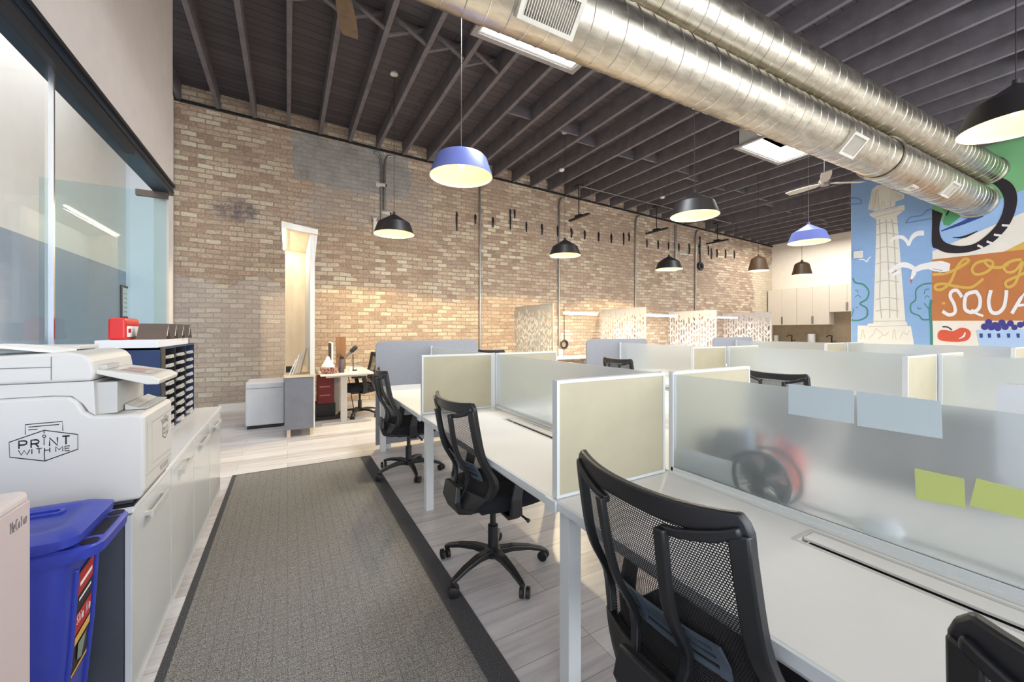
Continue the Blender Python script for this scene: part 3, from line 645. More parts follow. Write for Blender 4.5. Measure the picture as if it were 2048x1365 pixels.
for ci, (px, t, u) in enumerate(clips):
    x = P(px, t, 'y', YB-.02).x; a, c = P(px, t, 'y', YB-.02).z, P(px, u, 'y', YB-.02).z; wd = random.uniform(.022, .034)
    b = MB(); b.sweep([(x, YB-.01, a), (x+random.uniform(-.01, .01), YB-.03, (a+c)/2), (x+.005, YB-.012, c)], [(wd, .03), (wd*1.2, .035), (wd*.7, .03)], side=(1, 0, 0)); b.box(x-wd*.7, x+wd*.9, YB-.03, YB-.001, a-.10, a-.04)
    tag(b.build('iron_bracket', BLACKM), 'black iron bracket stub high in the brick wall, %s from the left' % ORD[ci], 'bracket', 'iron bracket stubs in the brick wall')
def coil(px, py, r, tr, m, label, name='cable_coil'):
    x, z = wallx(px), wz(px, py); b = MB()
    for k in range(3): b.tube([(x+(r+k*.012)*math.cos(t*math.pi/12), YB-.03-k*.012, z+(r+k*.01)*math.sin(t*math.pi/12)) for t in range(25)], tr, 8, False)
    b.tube([(x+.02, YB-.03, z+r), (x, YB-.03, z+r+.9)], tr*.6, 6)
    tag(b.build(name, m, smooth=60), label, 'cable')
coil(1128, 689, .085, .014, BLACKM, 'coiled dark cable hanging on the brick above the outlet box'); coil(1400, 533, .085, .035, BLACKM, 'thick black coiled cable hanging high on the brick near the far lamps')
x, z = wallx(1120), wz(1120, 706); MB().box(x-.06, x+.06, YB-.07, YB-.001, z-.09, z+.09).build('outlet_box', CLOUDW, bevel=.008)
tag([o for o in COL.objects if o.name == 'outlet_box'][0], 'white outlet box on the brick at the foot of the conduit', 'outlet')
# ------------------------------------------------------------------ perforated screens, wall desks and strip lights
PXS = [4.83, 7.55, 10.30, 13.04]
def perforated(x, k):
    y0, y1, z0, z1 = 6.88, 8.44, .75, 1.965
    b = MB(); rnd = random.Random(3+k)
    nc, nr = 18, 8; cw, ch = (y1-y0)/nc, (z1-z0-.06)/nr
    fr = .28
    # chevron lattice: slanted bars left standing between parallelogram holes
    for i in range(nc):
        ya, yb = y0+i*cw, y0+(i+1)*cw; sl = ch*.42*(1 if i % 2 else -1)
        b.box(x-.006, x+.006, ya, ya+cw*fr, z0, z1)
        z = z0+rnd.uniform(.0, ch*.6); 
        lo = z0
        while True:
            h = rnd.choice((.35, .6, .6, .95, 1.3))*ch; g = ch*rnd.uniform(.22, .42)*(1 if lo > z0 else rnd.uniform(.3, 2.2))
            nz = z+g
            if nz+h+abs(sl) > z1-.03: break
            # bar between lo (hole top) and nz (next hole bottom)
            b.add([(xx, yy, zz_) for xx in (x-.006, x+.006) for yy, zz_ in ((ya+cw*fr, lo), (yb, lo+(sl if lo > z0 else 0)), (yb, nz+sl), (ya+cw*fr, nz))],
                  [(0, 1, 2, 3), (7, 6, 5, 4), (0, 4, 5, 1), (2, 6, 7, 3), (1, 5, 6, 2), (0, 3, 7, 4)])
            lo = nz+h; z = lo
            if rnd.random() < .18: z = lo+ch*.4
        b.add([(xx, yy, zz_) for xx in (x-.006, x+.006) for yy, zz_ in ((ya+cw*fr, lo), (yb, lo+(sl if lo > z0 else 0)), (yb, z1), (ya+cw*fr, z1))],
              [(0, 1, 2, 3), (7, 6, 5, 4), (0, 4, 5, 1), (2, 6, 7, 3), (1, 5, 6, 2), (0, 3, 7, 4)])
    b.box(x-.008, x+.008, y0-.03, y0, z0, z1+.01); b.box(x-.008, x+.008, y0, y1, z1, z1+.012)
    return b
lab = ['greyish perforated leaf-pattern screen at the brick wall, leftmost', 'white perforated leaf-pattern screen, second from the left at the brick wall', 'white perforated leaf-pattern screen, third from the left at the brick wall', 'white perforated leaf-pattern screen, rightmost, before the kitchen']
for k, x in enumerate(PXS):
    root = empty('perforated_screen', (x, 7.6, .75), lab[k], 'screen', 'perforated screens at the wall desks')
    perforated(x, k).build('perforated_panel', mat('screen_grey', (196, 194, 188), .5) if k == 0 else mat('screen_white', (240, 236, 232), .5), root)
    MB().box(x-.02, x+.02, 6.9, 8.44, .715, .75).build('base_rail', EDGE, root)
for k in range(4):
    x0 = PXS[k]+.025; x1 = (PXS[k+1] if k < 3 else 15.6)-.025; n = ['under the leftmost strip light', 'under the middle strip light', 'under the rightmost strip light', 'beside the kitchen'][k]
    root = empty('wall_desk', ((x0+x1)/2, 8.1, 0), 'white wall desk along the brick '+n, 'desk', 'wall desks along the brick')
    MB().box(x0, x1, 7.7, 8.43, .715, .745).build('tabletop', LAM, root, bevel=.003)
    for xx in (x0+.05, x1-.11):
        for yy in (7.74, 8.34): MB().box(xx, xx+.06, yy, yy+.06, 0, .714).build('leg', EDGE, root)
for k, (c, L) in enumerate(((6.17, 1.05), (8.95, 1.40), (11.75, 1.5))):
    x0, x1, y, z = c-L/2, c+L/2, 7.6, 1.80
    root = empty('strip_light', (c, y, z), ['leftmost', 'middle', 'rightmost'][k]+' of three white strip lights glowing over the wall desks', 'strip light', 'strip lights over the wall desks')
    MB().box(x0, x1, y-.03, y+.03, z+.012, z+.05).build('housing', EDGE, root); b = MB(); b.tube([(x0+.02, y, z), (x1-.02, y, z)], .018, 12); b.build('tube', TUBE, root, smooth=60)
    for xx in (x0+.2, x1-.2): MB().cyl((xx, y, z+.05), (xx, y, zc(xx)+.02), .002, 5).build('suspension_wire', STEEL, root)
    area_light('tube_light', (c, y, z-.03), (0, 0, 0), L-.1, .06, 17, (.96, .97, 1), root)
# ------------------------------------------------------------------ task chair (faces +x)
def make_chair(label, tagc=True):
    root = empty('task_chair', (0, 0, 0), label, 'chair')
    def bw(t): return .16+.12*math.sin(math.pi/2*max(0, min(1, (t+.07)/.34))) if t < .27 else .28-.012*(t-.27)/.73-.022*max(0, (t-.93)/.07)**2
    def bx_(t): return -.225+.06*math.exp(-((t-.22)/.2)**2)-.10*max(0, t-.3)
    def B(s, t, off=0): return Vector((bx_(t)+.055*s*s-off, s*bw(t), .47+.56*t+.012*abs(s)**3*(t > .9)))
    def patch(mb, s0, s1, t0, t1, off=0, th=.016, ns=8, nt=8, f=None):
        g = [[B(*(f(i/nt, j/ns) if f else (s0+(s1-s0)*j/ns, t0+(t1-t0)*i/nt)), off) for j in range(ns+1)] for i in range(nt+1)]
        mb.sheet(g, th, (-1, 0, 0))
    b = MB()
    patch(b, -1, 1, .90, 1.0, 0, .022, 16, 3)                          # top bar
    for s in (-1, 1):
        patch(b, s*.86, s*1.0, 0.02, .93, 0, .03, 2, 14)                # outer sides
        patch(b, 0, 0, 0, 0, .028, .022, 2, 14, f=lambda i, j, s=s: (s*((.27+.10*i)+.10*(j-.5)), .02+.86*i))   # strut
        patch(b, 0, 0, 0, 0, .012, .022, 8, 2, f=lambda i, j, s=s: (s*(.33+.62*j), .845+.04*i+.075*j**1.5))    # link to the corner
    patch(b, -.98, .98, -.06, .11, .008, .028, 14, 4)                   # lower rim
    b.build('backrest_frame', BLACK, root, smooth=35, bevel=.005)
    b = MB(); g = [[B(-.94+1.88*j/12, .05+.90*i/14, -.002) for j in range(13)] for i in range(15)]
    b.add([p for r in g for p in r], [(i*13+j, i*13+j+1, (i+1)*13+j+1, (i+1)*13+j) for i in range(14) for j in range(12)])
    b.build('backrest_mesh', MESH, root, smooth=60, uvf=lambda p: (p[1], p[2]))
    b = MB()
    for k in range(4):
        t0 = .235+.048*k; patch(b, -.62+.02*k, .62-.02*k, t0, t0+.03, .012, .006, 14, 1)
    for s in (-.62, -.2, .2, .52): patch(b, s, s+.08, .235, .41, .013, .007, 2, 3)
    b.build('lumbar_support', mat('lumbar_plastic', (84, 94, 106), .3), root, smooth=35)
    # spine bracket, seat plate, seat
    b = MB(); b.sweep([(-.255, 0, .56), (-.262, 0, .48), (-.24, 0, .42), (-.17, 0, .395), (-.02, 0, .395)], [(.16, .03), (.18, .04), (.16, .04), (.12, .035), (.12, .03)]); b.build('back_bracket', BLACK, root, bevel=.008)
    b = MB(); pts = []
    for i in range(40):
        a = 2*math.pi*i/40; c, s = math.cos(a), math.sin(a); pts.append((.035+.245*math.copysign(abs(c)**.55, c), .245*math.copysign(abs(s)**.5, s)))
    def rg(k, z, cx=.035): return [(cx+(x-cx)*k, y*k, z+(-.02 if x > .2 else 0)*(1 if z > .47 else .3)) for x, y in pts]
    b.ring([rg(.86, .425), rg(.97, .44), rg(1.0, .47), rg(.99, .50), rg(.93, .522), rg(.6, .526), rg(.2, .515)]); b.build('seat', SEATF, root, smooth=50)
    b = MB(); b.box(-.13, .15, -.11, .11, .38, .424); b.build('seat_plate', BLACK, root, bevel=.012)
    MB().tube([(.05, -.11, .40), (.06, -.26, .385), (.06, -.29, .385)], [.006, .006, .012], 8).build('tilt_lever', BLACK, root, smooth=50)
    for s in (-1, 1):
        b = MB(); b.sweep([(0, s*.10, .405), (-.01, s*.25, .405), (-.015, s*.285, .43), (-.02, s*.292, .52), (.01, s*.292, .655)], [(.07, .02), (.07, .022), (.07, .024), (.065, .024), (.055, .022)], side=(1, 0, 0)); ar = b.build('armrest', BLACK, root, bevel=.006)
        MB().box(-.03, .19, s*.292-.035, s*.292+.035, .655, .685).build('arm_pad', BLACK, ar, bevel=.012)
    MB().lathe([(.03, .11), (.03, .26), (.018, .262), (.018, .385)], n=20, cap=True).build('gas_column', BLACK, root, smooth=40)
    MB().lathe([(.03, .075), (.048, .08), (.05, .12), (.034, .135)], n=24, cap=True).build('hub', BLACK, root, smooth=40)
    for k in range(5):
        a = R(72*k+55); c, s = math.cos(a), math.sin(a)
        f = lambda r, z: (c*r, s*r, z)
        b = MB(); b.sweep([f(.03, .105), f(.12, .112), f(.22, .10), f(.30, .078), f(.325, .066)], [(.055, .04), (.048, .034), (.040, .028), (.032, .024), (.026, .02)], side=(-s, c, 0)); lg = b.build('base_leg', BLACK, root, bevel=.007)
        b = MB(); cx, cy = c*.318-s*.012, s*.318+c*.012; r2 = R(72*k+55+50); dx, dy = math.cos(r2), math.sin(r2)
        b.cyl((c*.318, s*.318, .055), (c*.318, s*.318, .075), .01, 10)
        for q in (-.017, .017): b.tube([(cx+dx*(q-.012), cy+dy*(q-.012), .03), (cx+dx*(q-.009), cy+dy*(q-.009), .03), (cx+dx*(q+.009), cy+dy*(q+.009), .03), (cx+dx*(q+.012), cy+dy*(q+.012), .03)], [.022, .0295, .0295, .022], 20)
        b.build('caster', BLACKM, lg, smooth=35)
    return root
CH = make_chair('big black mesh task chair in the foreground, its back to the camera', 'chair')
GC = 'black mesh task chairs'; CH['group'] = GC
CH.location = (1.05, .725, 0); CH.rotation_euler = (0, 0, R(0))
def chair(x, y, rz, label): return copy_tree(CH, (x, y, 0), R(rz), label, GC)
chair(1.06, 2.12, 2, 'black mesh task chair at the second desk, base clear by the rug')
chair(1.05, 3.97, -3, 'black mesh task chair at the far end desk before the nearest grey felt panel')
chair(1.03, -.085, 0, 'black mesh task chair cut off by the bottom right corner of the photo')
chair(4.06, 1.97, 0, 'black chair top showing behind the frosted screen, right of the beige dividers')
chair(4.10, 3.98, 0, 'black chair top showing at the middle desk row in front of the frosted screen')
chair(2.44, .74, 178, 'dark chair seen blurred through the nearest frosted screen')
chair(3.55, 7.15, 60, 'small black chair top peeping over the screens before the brick wall')
chair(1.04, 6.98, 184, 'black task chair at the standing desk in the brick corner')
# ------------------------------------------------------------------ bench desks
ROWS = [(.92, 'nearest', [-.55, 1.295, 3.10, 4.90]), (4.06, 'middle', [-.6, 1.18, 3.0, 4.84]), (7.20, 'farthest', [-.6, 1.18, 3.0, 4.84])]
WID = 1.30
PLACE = ['nearest bay', 'middle bay', 'far-end bay']
def make_desk(x0, x1, y0, y1, side, label, hy=None):
    root = empty('bench_desk', ((x0+x1)/2, (y0+y1)/2, 0), label, 'desk', 'white bench desks')
    xi = x1 if side < 0 else x0; xo = x0 if side < 0 else x1    # inner (screen) edge, outer (aisle) edge
    hy0, hy1 = hy or ((y0+y1)/2-.43, (y0+y1)/2+.43)
    h0, h1 = (xi-.155, xi-.055) if side < 0 else (xi+.055, xi+.155)
    b = MB(); zt, zb = .745, .718
    b.box(min(xi, xo), max(xi, xo), y0, hy0, zb, zt); b.box(min(xi, xo), max(xi, xo), hy1, y1, zb, zt)
    b.box(min(xo, h0 if side < 0 else h1), max(xo, h0 if side < 0 else h1), hy0, hy1, zb, zt); b.box(min(xi, h1 if side < 0 else h0), max(xi, h1 if side < 0 else h0), hy0, hy1, zb, zt)
    b.build('tabletop', LAM, root)
    MB().box(xo-.012 if side < 0 else xo, xo if side < 0 else xo+.012, y0, y1, zb-.004, zt-.001).build('edge_band', EDGE, root)
    hs = h0 if side < 0 else h1
    b = MB(); b.box(h0+.002, h1-.002, hy0+.002, hy1-.002, zb-.006, zb-.002); b.k = 0; b.build('cable_tray', BLACKM, root)
    q0, q1 = (h0+.03, h1-.004) if side < 0 else (h0+.004, h1-.03)
    MB().box(q0, q1, hy0+.004, hy1-.004, zt-.006, zt+.001).build('flap_lid', LAM, root)
    b = MB(); 
    for a in ((h0-.012, h0, hy0-.012, hy1+.012), (h1, h1+.012, hy0-.012, hy1+.012), (h0, h1, hy0-.012, hy0), (h0, h1, hy1, hy1+.012)): b.box(*a, zt, zt+.0015)
    b.build('flap_frame', mat('flap_trim', (206, 204, 198), .4), root)
    b = MB(); b.box(xo+.05 if side < 0 else xo-.08, xo+.08 if side < 0 else xo-.05, y0+.05, y1-.05, .66, .717); b.build('front_rail', EDGE, root)
    return root
def leg(root, x, y): MB().box(x-.03, x+.03, y-.03, y+.03, 0, .717).build('leg', EDGE, root, bevel=.003)
def divider(x0, x1, y, label, vis):
    root = empty('desk_divider', ((x0+x1)/2, y, .745), label, 'divider', 'beige fabric dividers across the desks')
    z0, z1, t, f = .748, 1.212, .016, .013
    b = MB(); b.box(x0+f, x1-f, y-t+.003, y+t-.003, z0+f, z1-f); b.build('fabric_panel', FAB, root)
    b = MB(); b.box(x0, x1, y-t, y+t, z1-f, z1); b.box(x0, x1, y-t, y+t, z0, z0+f); b.box(x0, x0+f, y-t, y+t, z0+f, z1-f); b.box(x1-f, x1, y-t, y+t, z0+f, z1-f); b.build('frame', EDGE, root)
    MB().box(x0-.024 if vis < 0 else x1+.013, x0-.013 if vis < 0 else x1+.024, y-.035, y+.035, .70, .7475).build('clamp', EDGE, root)
def screen(xc, y0, y1, label, m):
    root = empty('frosted_screen', (xc, (y0+y1)/2, .745), label, 'screen', 'frosted glass screens along the desk rows')
    MB().box(xc-.004, xc+.004, y0+.02, y1-.02, .775, 1.205).build('glass_panel', m, root)
    b = MB(); b.box(xc-.028, xc+.028, y0+.012, y1-.012, .746, .758); b.box(xc-.012, xc+.012, y0+.012, y1-.012, .758, .775); b.build('base_rail', EDGE, root)
    for yy in (y0+.002, y1-.022): MB().box(xc-.012, xc+.012, yy, yy+.02, .748, 1.212).build('post', EDGE, root)
for ri, (X0, rn, ys) in enumerate(ROWS):
    xc = X0+WID/2
    for k in range(3):
        y0, y1 = ys[k], ys[k+1]; nm = PLACE[k]
        da = make_desk(X0, xc-.003, y0+.001, y1-.001, -1, 'white bench desk, aisle side facing the rug, %s of the %s row' % (nm, rn), (-.21, .665) if (ri, k) == (0, 0) else None)
        db = make_desk(xc+.003, X0+WID, y0+.001, y1-.001, 1, 'white bench desk, far side of the frosted screens, %s of the %s row' % (nm, rn))
        leg(da, X0+.05, y1-.035 if k < 2 else y1-.09); leg(db, X0+WID-.05, y1-.035 if k < 2 else y1-.09)
        if k == 0: leg(da, X0+.05, y0+.04); leg(db, X0+WID-.05, y0+.04)
        screen(xc, y0+.02, y1-.02 if k < 2 else y1-.035, 'frosted glass screen standing on the %s row, %s' % (rn, nm), FROSTB if ri == 0 else FROST)
        if k < 2:
            divider(X0, xc-.032, y1, 'beige fabric divider on the %s row, aisle side, %s' % (rn, 'nearer the camera' if k == 0 else 'farther from the camera'), -1)
            divider(xc+.032, X0+WID, y1, 'beige fabric divider on the %s row, far side, %s' % (rn, 'nearer the camera' if k == 0 else 'farther from the camera'), 1)
    # felt end panel with rounded top corners
    ye = ys[-1]; rd = .07; zt = 1.28 if ri == 0 else 1.27; pts = [(X0-.01, .05), (X0+WID+.01, .05)]
    for cx, cz, a0 in ((X0+WID+.01-rd, zt-rd, 0), (X0-.01+rd, zt-rd, 90)): pts += [(cx+rd*math.cos(R(a0+15*j)), cz+rd*math.sin(R(a0+15*j))) for j in range(7)]
    root = empty('felt_end_panel', (xc, ye+.015, 0), 'grey felt end panel with rounded corners closing the %s row towards the brick' % rn, 'panel', 'grey felt end panels')
    MB().prism(pts, 'y', ye+.003, ye+.03).build('felt_board', FELT, root); 
    for xx in (X0+.1, X0+WID-.16): MB().box(xx, xx+.06, ye-.02, ye+.05, .0, .05).build('foot', EDGE, root)
# ------------------------------------------------------------------ credenza run on the left
XC0, XC1 = -1.02, -.50
cy = [1.965, 2.54, 3.09, 3.65, 4.19]
for k in range(4):
    y0, y1 = cy[k]+.002, cy[k+1]-.002
    root = empty('storage_cabinet', ((XC0+XC1)/2, (y0+y1)/2, 0), 'glossy white-fronted storage cabinet, '+['nearest, under the printer beside the blue bin', 'second from the camera', 'third from the camera', 'farthest, its end standing clear at the floor'][k], 'cabinet', 'white cabinets along the glass wall')
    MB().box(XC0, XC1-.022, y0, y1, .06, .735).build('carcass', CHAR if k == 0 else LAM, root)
    MB().box(XC0+.02, XC1-.05, y0+.003, y1-.003, 0, .06).build('plinth', LAM, root)
    d = sub(MB().box(XC1-.02, XC1, y0+.003, y1-.003, .045, .728).build('door', CABD, root, bevel=.002))
    h = MB(); ym = (y0+y1)/2; h.box(XC1+.018, XC1+.028, ym-.13, ym+.13, .655, .680)
    for s in (-.12, .10): h.box(XC1, XC1+.02, ym+s, ym+s+.02, .660, .675)
    h.build('handle', mat('satin_handle', (214, 212, 208), .3, .3), d)
tag(MB().box(XC0-.005, XC1+.006, cy[0]-.003, cy[-1]+.004, .738, .762).build('worktop', mat('gloss_white_top', (226, 226, 228), .2, var=.01), bevel=.003), 'glossy white worktop running over the four cabinets', 'worktop')
tag(MB().box(-1.0, -.492, 1.962, 2.40, .7625, .772).build('rubber_mat', BLACKM), 'thin black mat under the printer', 'mat')
# ------------------------------------------------------------------ printer
PX = 1.96; PB = 2.36
root = empty('printer', (-.74, 2.16, .772), 'large white office printer with a hexagonal logo on its side, standing on the cabinets', 'printer')
zb = .785
body = [(-.99, zb), (-.475, zb), (-.462, zb+.03), (-.462, 1.085), (-.47, 1.098), (-.50, 1.104), (-.555, 1.104), (-.60, 1.108), (-.622, 1.125), (-.632, 1.15), (-.64, 1.165), (-.66, 1.18), (-.70, 1.184), (-.99, 1.184)]
bo = sub(MB().prism(body, 'y', PX, PB).build('body', PRN, root, bevel=.012, seg=3))
MB().box(-.97, -.50, PX+.02, PB-.02, .772, .7845).build('foot_plate', CHAR, root)
neck = [(-.99, 1.1845), (-.70, 1.1845), (-.655, 1.18), (-.628, 1.15), (-.612, 1.12), (-.595, 1.106), (-.60, 1.23), (-.99, 1.23)]
MB().prism(neck, 'y', PX+.004, PB-.05).build('neck', PRN, root, bevel=.003)
MB().box(-.66, -.545, PX+.03, PB-.06, 1.106, 1.222).build('tray_wall', PRN2, root, bevel=.004)
MB().prism([(-.54, 1.106), (-.475, 1.106), (-.475, 1.109), (-.51, 1.113), (-.54, 1.128)], 'y', PX+.09, PB-.02).build('output_tray', PRN2, root)
sc = [(-.99, 1.2315), (-.60, 1.2315), (-.594, 1.26), (-.60, 1.30), (-.618, 1.325), (-.66, 1.335), (-.99, 1.318)]
scn = sub(MB().prism(sc, 'y', PX-.008, PB).build('scanner', PRN, root, bevel=.01, seg=3))
b = MB(); b.box(-.985, -.70, PX-.0095, PX-.007, 1.283, 1.286); b.box(-.701, -.699, PX-.0095, PX-.007, 1.24, 1.32); b.build('seam', mat('seam_grey', (120, 120, 124), .6), scn)
b = MB(); b.prism([(-.99, 1.336), (-.70, 1.336), (-.70, 1.352), (-.99, 1.352)], 'y', 2.16, PB-.01); b.build('feeder_cover', PRN, root, bevel=.004)
pn = [(-.60, 1.255), (-.605, 1.272), (-.445, 1.238), (-.42, 1.222), (-.425, 1.205), (-.46, 1.207)]
pan = sub(MB().prism(pn, 'y', PX+.01, PX+.30).build('control_panel', mat('printer_panel', (208, 204, 198), .45, var=.01), root, bevel=.004))
def slope(x, y, o=.0012): return (x, y, 1.272-(x+.605)*(.034/.16)+o)
b = MB(); b.add([slope(-.57, PX+.07), slope(-.46, PX+.07), slope(-.46, PX+.23), slope(-.57, PX+.23)], [(0, 1, 2, 3)]); b.k = 1
b.add([slope(-.55, PX+.09, .002), slope(-.49, PX+.09, .002), slope(-.49, PX+.14, .002), slope(-.55, PX+.14, .002)], [(0, 1, 2, 3)]); b.add([slope(-.55, PX+.16, .002), slope(-.49, PX+.16, .002), slope(-.49, PX+.21, .002), slope(-.55, PX+.21, .002)], [(0, 1, 2, 3)])
b.build('touch_screen', [mat('screen_pale', (216, 210, 206), .2), mat('screen_pink', (206, 160, 156), .3)], pan)
MB().box(-.60, -.575, PX+.04, PX+.16, 1.268, 1.284).build('usb_strip', PRN2, pan)
# front of the printer: door seams, recess, small mark
XF = -.4618
b = MB()
def fr(y, z): return (XF+.0006, y, z)
for a in ([(1.99, .87), (1.99, 1.06)], [(2.05, 1.05), (2.05, .89), (2.34, .875)], [(1.97, .865), (2.35, .85)], [(2.05, 1.05), (2.34, 1.05)]): ribbon(b, a, .0016, fr)
b.k = 1; poly(b, [(2.18, 1.035), (2.30, 1.032), (2.29, 1.012), (2.20, 1.012)], fr); poly(b, [(2.16, .848), (2.30, .843), (2.28, .822), (2.17, .826)], fr)
b.build('front_seams', [mat('seam_grey', (120, 120, 124), .6), mat('recess_grey', (168, 164, 160), .6)], bo)
b = MB()
mx = lambda s, t: (2.20+s*.09, .94+t*.09)
for a in ([(0, .25), (0, .75), (.5, .95), (1, .75), (1, .25), (.5, .05), (0, .25)], [(.25, .88), (.25, 1.1), (.75, 1.1), (.75, .88)]): ribbon(b, [mx(*p) for p in a], .003, fr)
text(b, 'PRINT', 2.21, .98, .015, .014, .0022, fr); text(b, 'WITH ME', 2.208, .962, .011, .012, .002, fr); b.build('logo', INK, bo)
# logo on the side: hexagonal badge with PRINT WITH ME
def LP(cx, cy): p = P(cx/4.015, 640+cy/4.015, 'y', PX-.0008); return (p.x, p.y, p.z)
b = MB(); ribbon(b, [(72, 985), (355, 888), (625, 922), (625, 1040), (360, 1135), (78, 1105)], 8, LP, True)
for a in ([(203, 922), (203, 843), (500, 817), (505, 893)], [(228, 863), (475, 841)], [(228, 885), (302, 879)], [(354, 890), (354, 915)], [(354, 955), (354, 1008)], [(355, 1068), (360, 1135)]): ribbon(b, a, 7, LP)
ribbon(b, ell(355, 937, 12, 11, 0, 0, 345, 16), 7, LP, True)
for pl, ox, w, h in (('P', 152, 70, 62), ('R', 250, 68, 60), ('N', 398, 74, 64), ('T', 500, 66, 66)):
    for q in GL[pl]: ribbon(b, [(ox+p[0]*w, 1038-(ox-152)*.10-p[1]*h-p[0]*w*.08) for p in q], 13, LP)
for pl, ox, w, h in (('W', 148, 92, 40), ('I', 248, 20, 40), ('T', 292, 48, 40), ('H', 358, 52, 40), ('M', 448, 62, 40), ('E', 522, 52, 38)):
    for q in GL[pl]: ribbon(b, [(ox+p[0]*w, 1090-(ox-148)*.098-p[1]*h-p[0]*w*.08) for p in q], 8, LP)
b.build('logo', INK, bo)
b = MB(); g = [[(-.99+.29*i/8, PX+.0+.18*j/3, 1.325+.012*math.sin(i*.5)+.003) for j in range(4)] for i in range(9)]; b.sheet(g, .008, (0, 0, 1))
b2 = tag(b.build('paper_stack', PAPER, smooth=40), 'loose white paper stack lying on top of the printer', 'paper'); b2.location.z += .014
# ------------------------------------------------------------------ pale box at the lower left
root = empty('floor_printer', (-.75, .99, 0), 'pinkish white upright machine in the lower left corner, before the blue bin', 'printer')
MB().box(-1.02, -.503, .66, 1.31, .03, 1.055).build('housing', mat('pinkish_white_shell', (214, 204, 203), .4, var=.01), root, bevel=.012)
MB().box(-.502, -.497, .68, 1.295, .05, 1.035).build('front_panel', mat('pinkish_panel', (206, 190, 190), .45, var=.01), root, bevel=.002)
b = MB(); f2 = lambda y, z: (-.4965, y, z)
text(b, 'MeColor', 1.222, .990, .0092, .022, .0026, f2)
b.build('maker_name', mat('grey_lettering', (120, 112, 116), .5), root)
b = MB()
for i in range(9):
    for j in range(3):
        y, z = 1.13-.024*i*.6+j*.028, .66-.03*i+.01*j
        if (i < 2 and j != 1): continue
        b.box(-.498, -.4962, y-.003, y+.003, z-.003, z+.003)
b.build('vent_holes', mat('vent_dark', (90, 84, 88), .6), root)
MB().box(-.98, -.52, .70, 1.27, 0, .029).build('base', BLACKM, root)
# ------------------------------------------------------------------ blue recycling bin
root = empty('recycling_bin', (-.77, 1.69, 0), 'tall slim blue recycling bin with a matching lid between the pale machine and the cabinets', 'bin')
def rr_(x0, x1, y0, y1, r, z, n=5):
    o = []
    for cx, cy_, a0 in ((x1-r, y1-r, 0), (x0+r, y1-r, 90), (x0+r, y0+r, 180), (x1-r, y0+r, 270)):
        o += [(cx+r*math.cos(R(a0+90*j/n)), cy_+r*math.sin(R(a0+90*j/n)), z) for j in range(n+1)]
    return o
b = MB(); b.ring([rr_(-.97, -.585, 1.59, 1.79, .03, .0), rr_(-1.01, -.545, 1.565, 1.815, .035, .5), rr_(-1.025, -.530, 1.555, 1.825, .035, .77)], cap=True); b.build('bin_body', BLUE, root, smooth=40)
b = MB(); b.ring([rr_(-1.035, -.515, 1.545, 1.835, .04, .765), rr_(-1.05, -.465, 1.545, 1.835, .06, .772), rr_(-1.05, -.462, 1.543, 1.837, .06, .80), rr_(-1.04, -.475, 1.55, 1.83, .05, .808)], True)
rim = sub(b.build('rim', BLUE, root, smooth=35))
b = MB()
for yy in (1.585, 1.79): b.ring([ell_ for ell_ in ([[(-.492+.02*math.cos(t*math.pi/8), yy+.022*math.sin(t*math.pi/8), z) for t in range(16)] for z in (.8085, .8095)])])
b.box(-.508, -.474, 1.625, 1.755, .8085, .8095); b.build('handle_opening', mat('bin_hole', (12, 14, 40), .8), rim)
b = MB(); b.ring([rr_(-1.05, -.535, 1.535, 1.825, .03, .812), rr_(-1.06, -.505, 1.53, 1.835, .035, .820), rr_(-1.06, -.502, 1.53, 1.838, .035, .842), rr_(-1.04, -.53, 1.555, 1.815, .04, .858), rr_(-1.0, -.56, 1.585, 1.79, .04, .856), rr_(-.99, -.57, 1.60, 1.775, .04, .848)], True)
ld = b.build('lid', BLUE, root, smooth=35)
b = MB(); b.ring([rr_(-1.0, -.60, 1.735, 1.775, .018, .8485), rr_(-1.0, -.60, 1.735, 1.775, .018, .855), rr_(-.99, -.61, 1.74, 1.77, .014, .8555), rr_(-.99, -.61, 1.74, 1.77, .014, .849)], True); b.build('lid_grip', BLUE, root, smooth=35)
b = MB()
for yy in (1.62, 1.76): b.sweep([(-.583, yy, .02), (-.542, yy, .5), (-.53, yy, .72)], (.012, .012))
b.build('moulded_rib', BLUE, root, bevel=.004)
b = MB(); fb = lambda y, z: (-.5715+.085*z/1.0*.48-.0+.0075, y, z)
def fbm(y, z): t = z/.5 if z < .5 else 1; x = (-.585+.04*t) if z < .5 else (-.545+.015*(z-.5)/.27); return (x+.003+b.k*.0005, y, z)
b.k = 0; poly(b, [(1.635, .70), (1.745, .715), (1.745, .40), (1.635, .385)], fbm)
b.k = 1; poly(b, [(1.64, .695), (1.74, .708), (1.74, .645), (1.64, .63)], fbm); poly(b, [(1.64, .575), (1.74, .59), (1.74, .53), (1.64, .515)], fbm)
b.k = 2; text(b, 'Slim Jim', 1.645, .545, .0118, .03, .003, fbm); ribbon(b, [(1.65, .615), (1.73, .625)], .008, fbm); ribbon(b, [(1.65, .66), (1.73, .672)], .012, fbm)
b.k = 3; poly(b, [(1.64, .51), (1.74, .525), (1.74, .50), (1.64, .485)], fbm); ribbon(b, [(1.64, .40), (1.74, .412)], .01, fbm)
b.k = 4; poly(b, [(1.665, .48), (1.72, .485), (1.70, .42), (1.67, .43)], fbm)
b.build('label_sticker', [mat('sticker_black', (38, 30, 32), .5), mat('sticker_red', (176, 36, 40), .5), PAPER, mat('sticker_gold', (220, 172, 84), .5), mat('sticker_grey', (126, 140, 130), .5)], root)
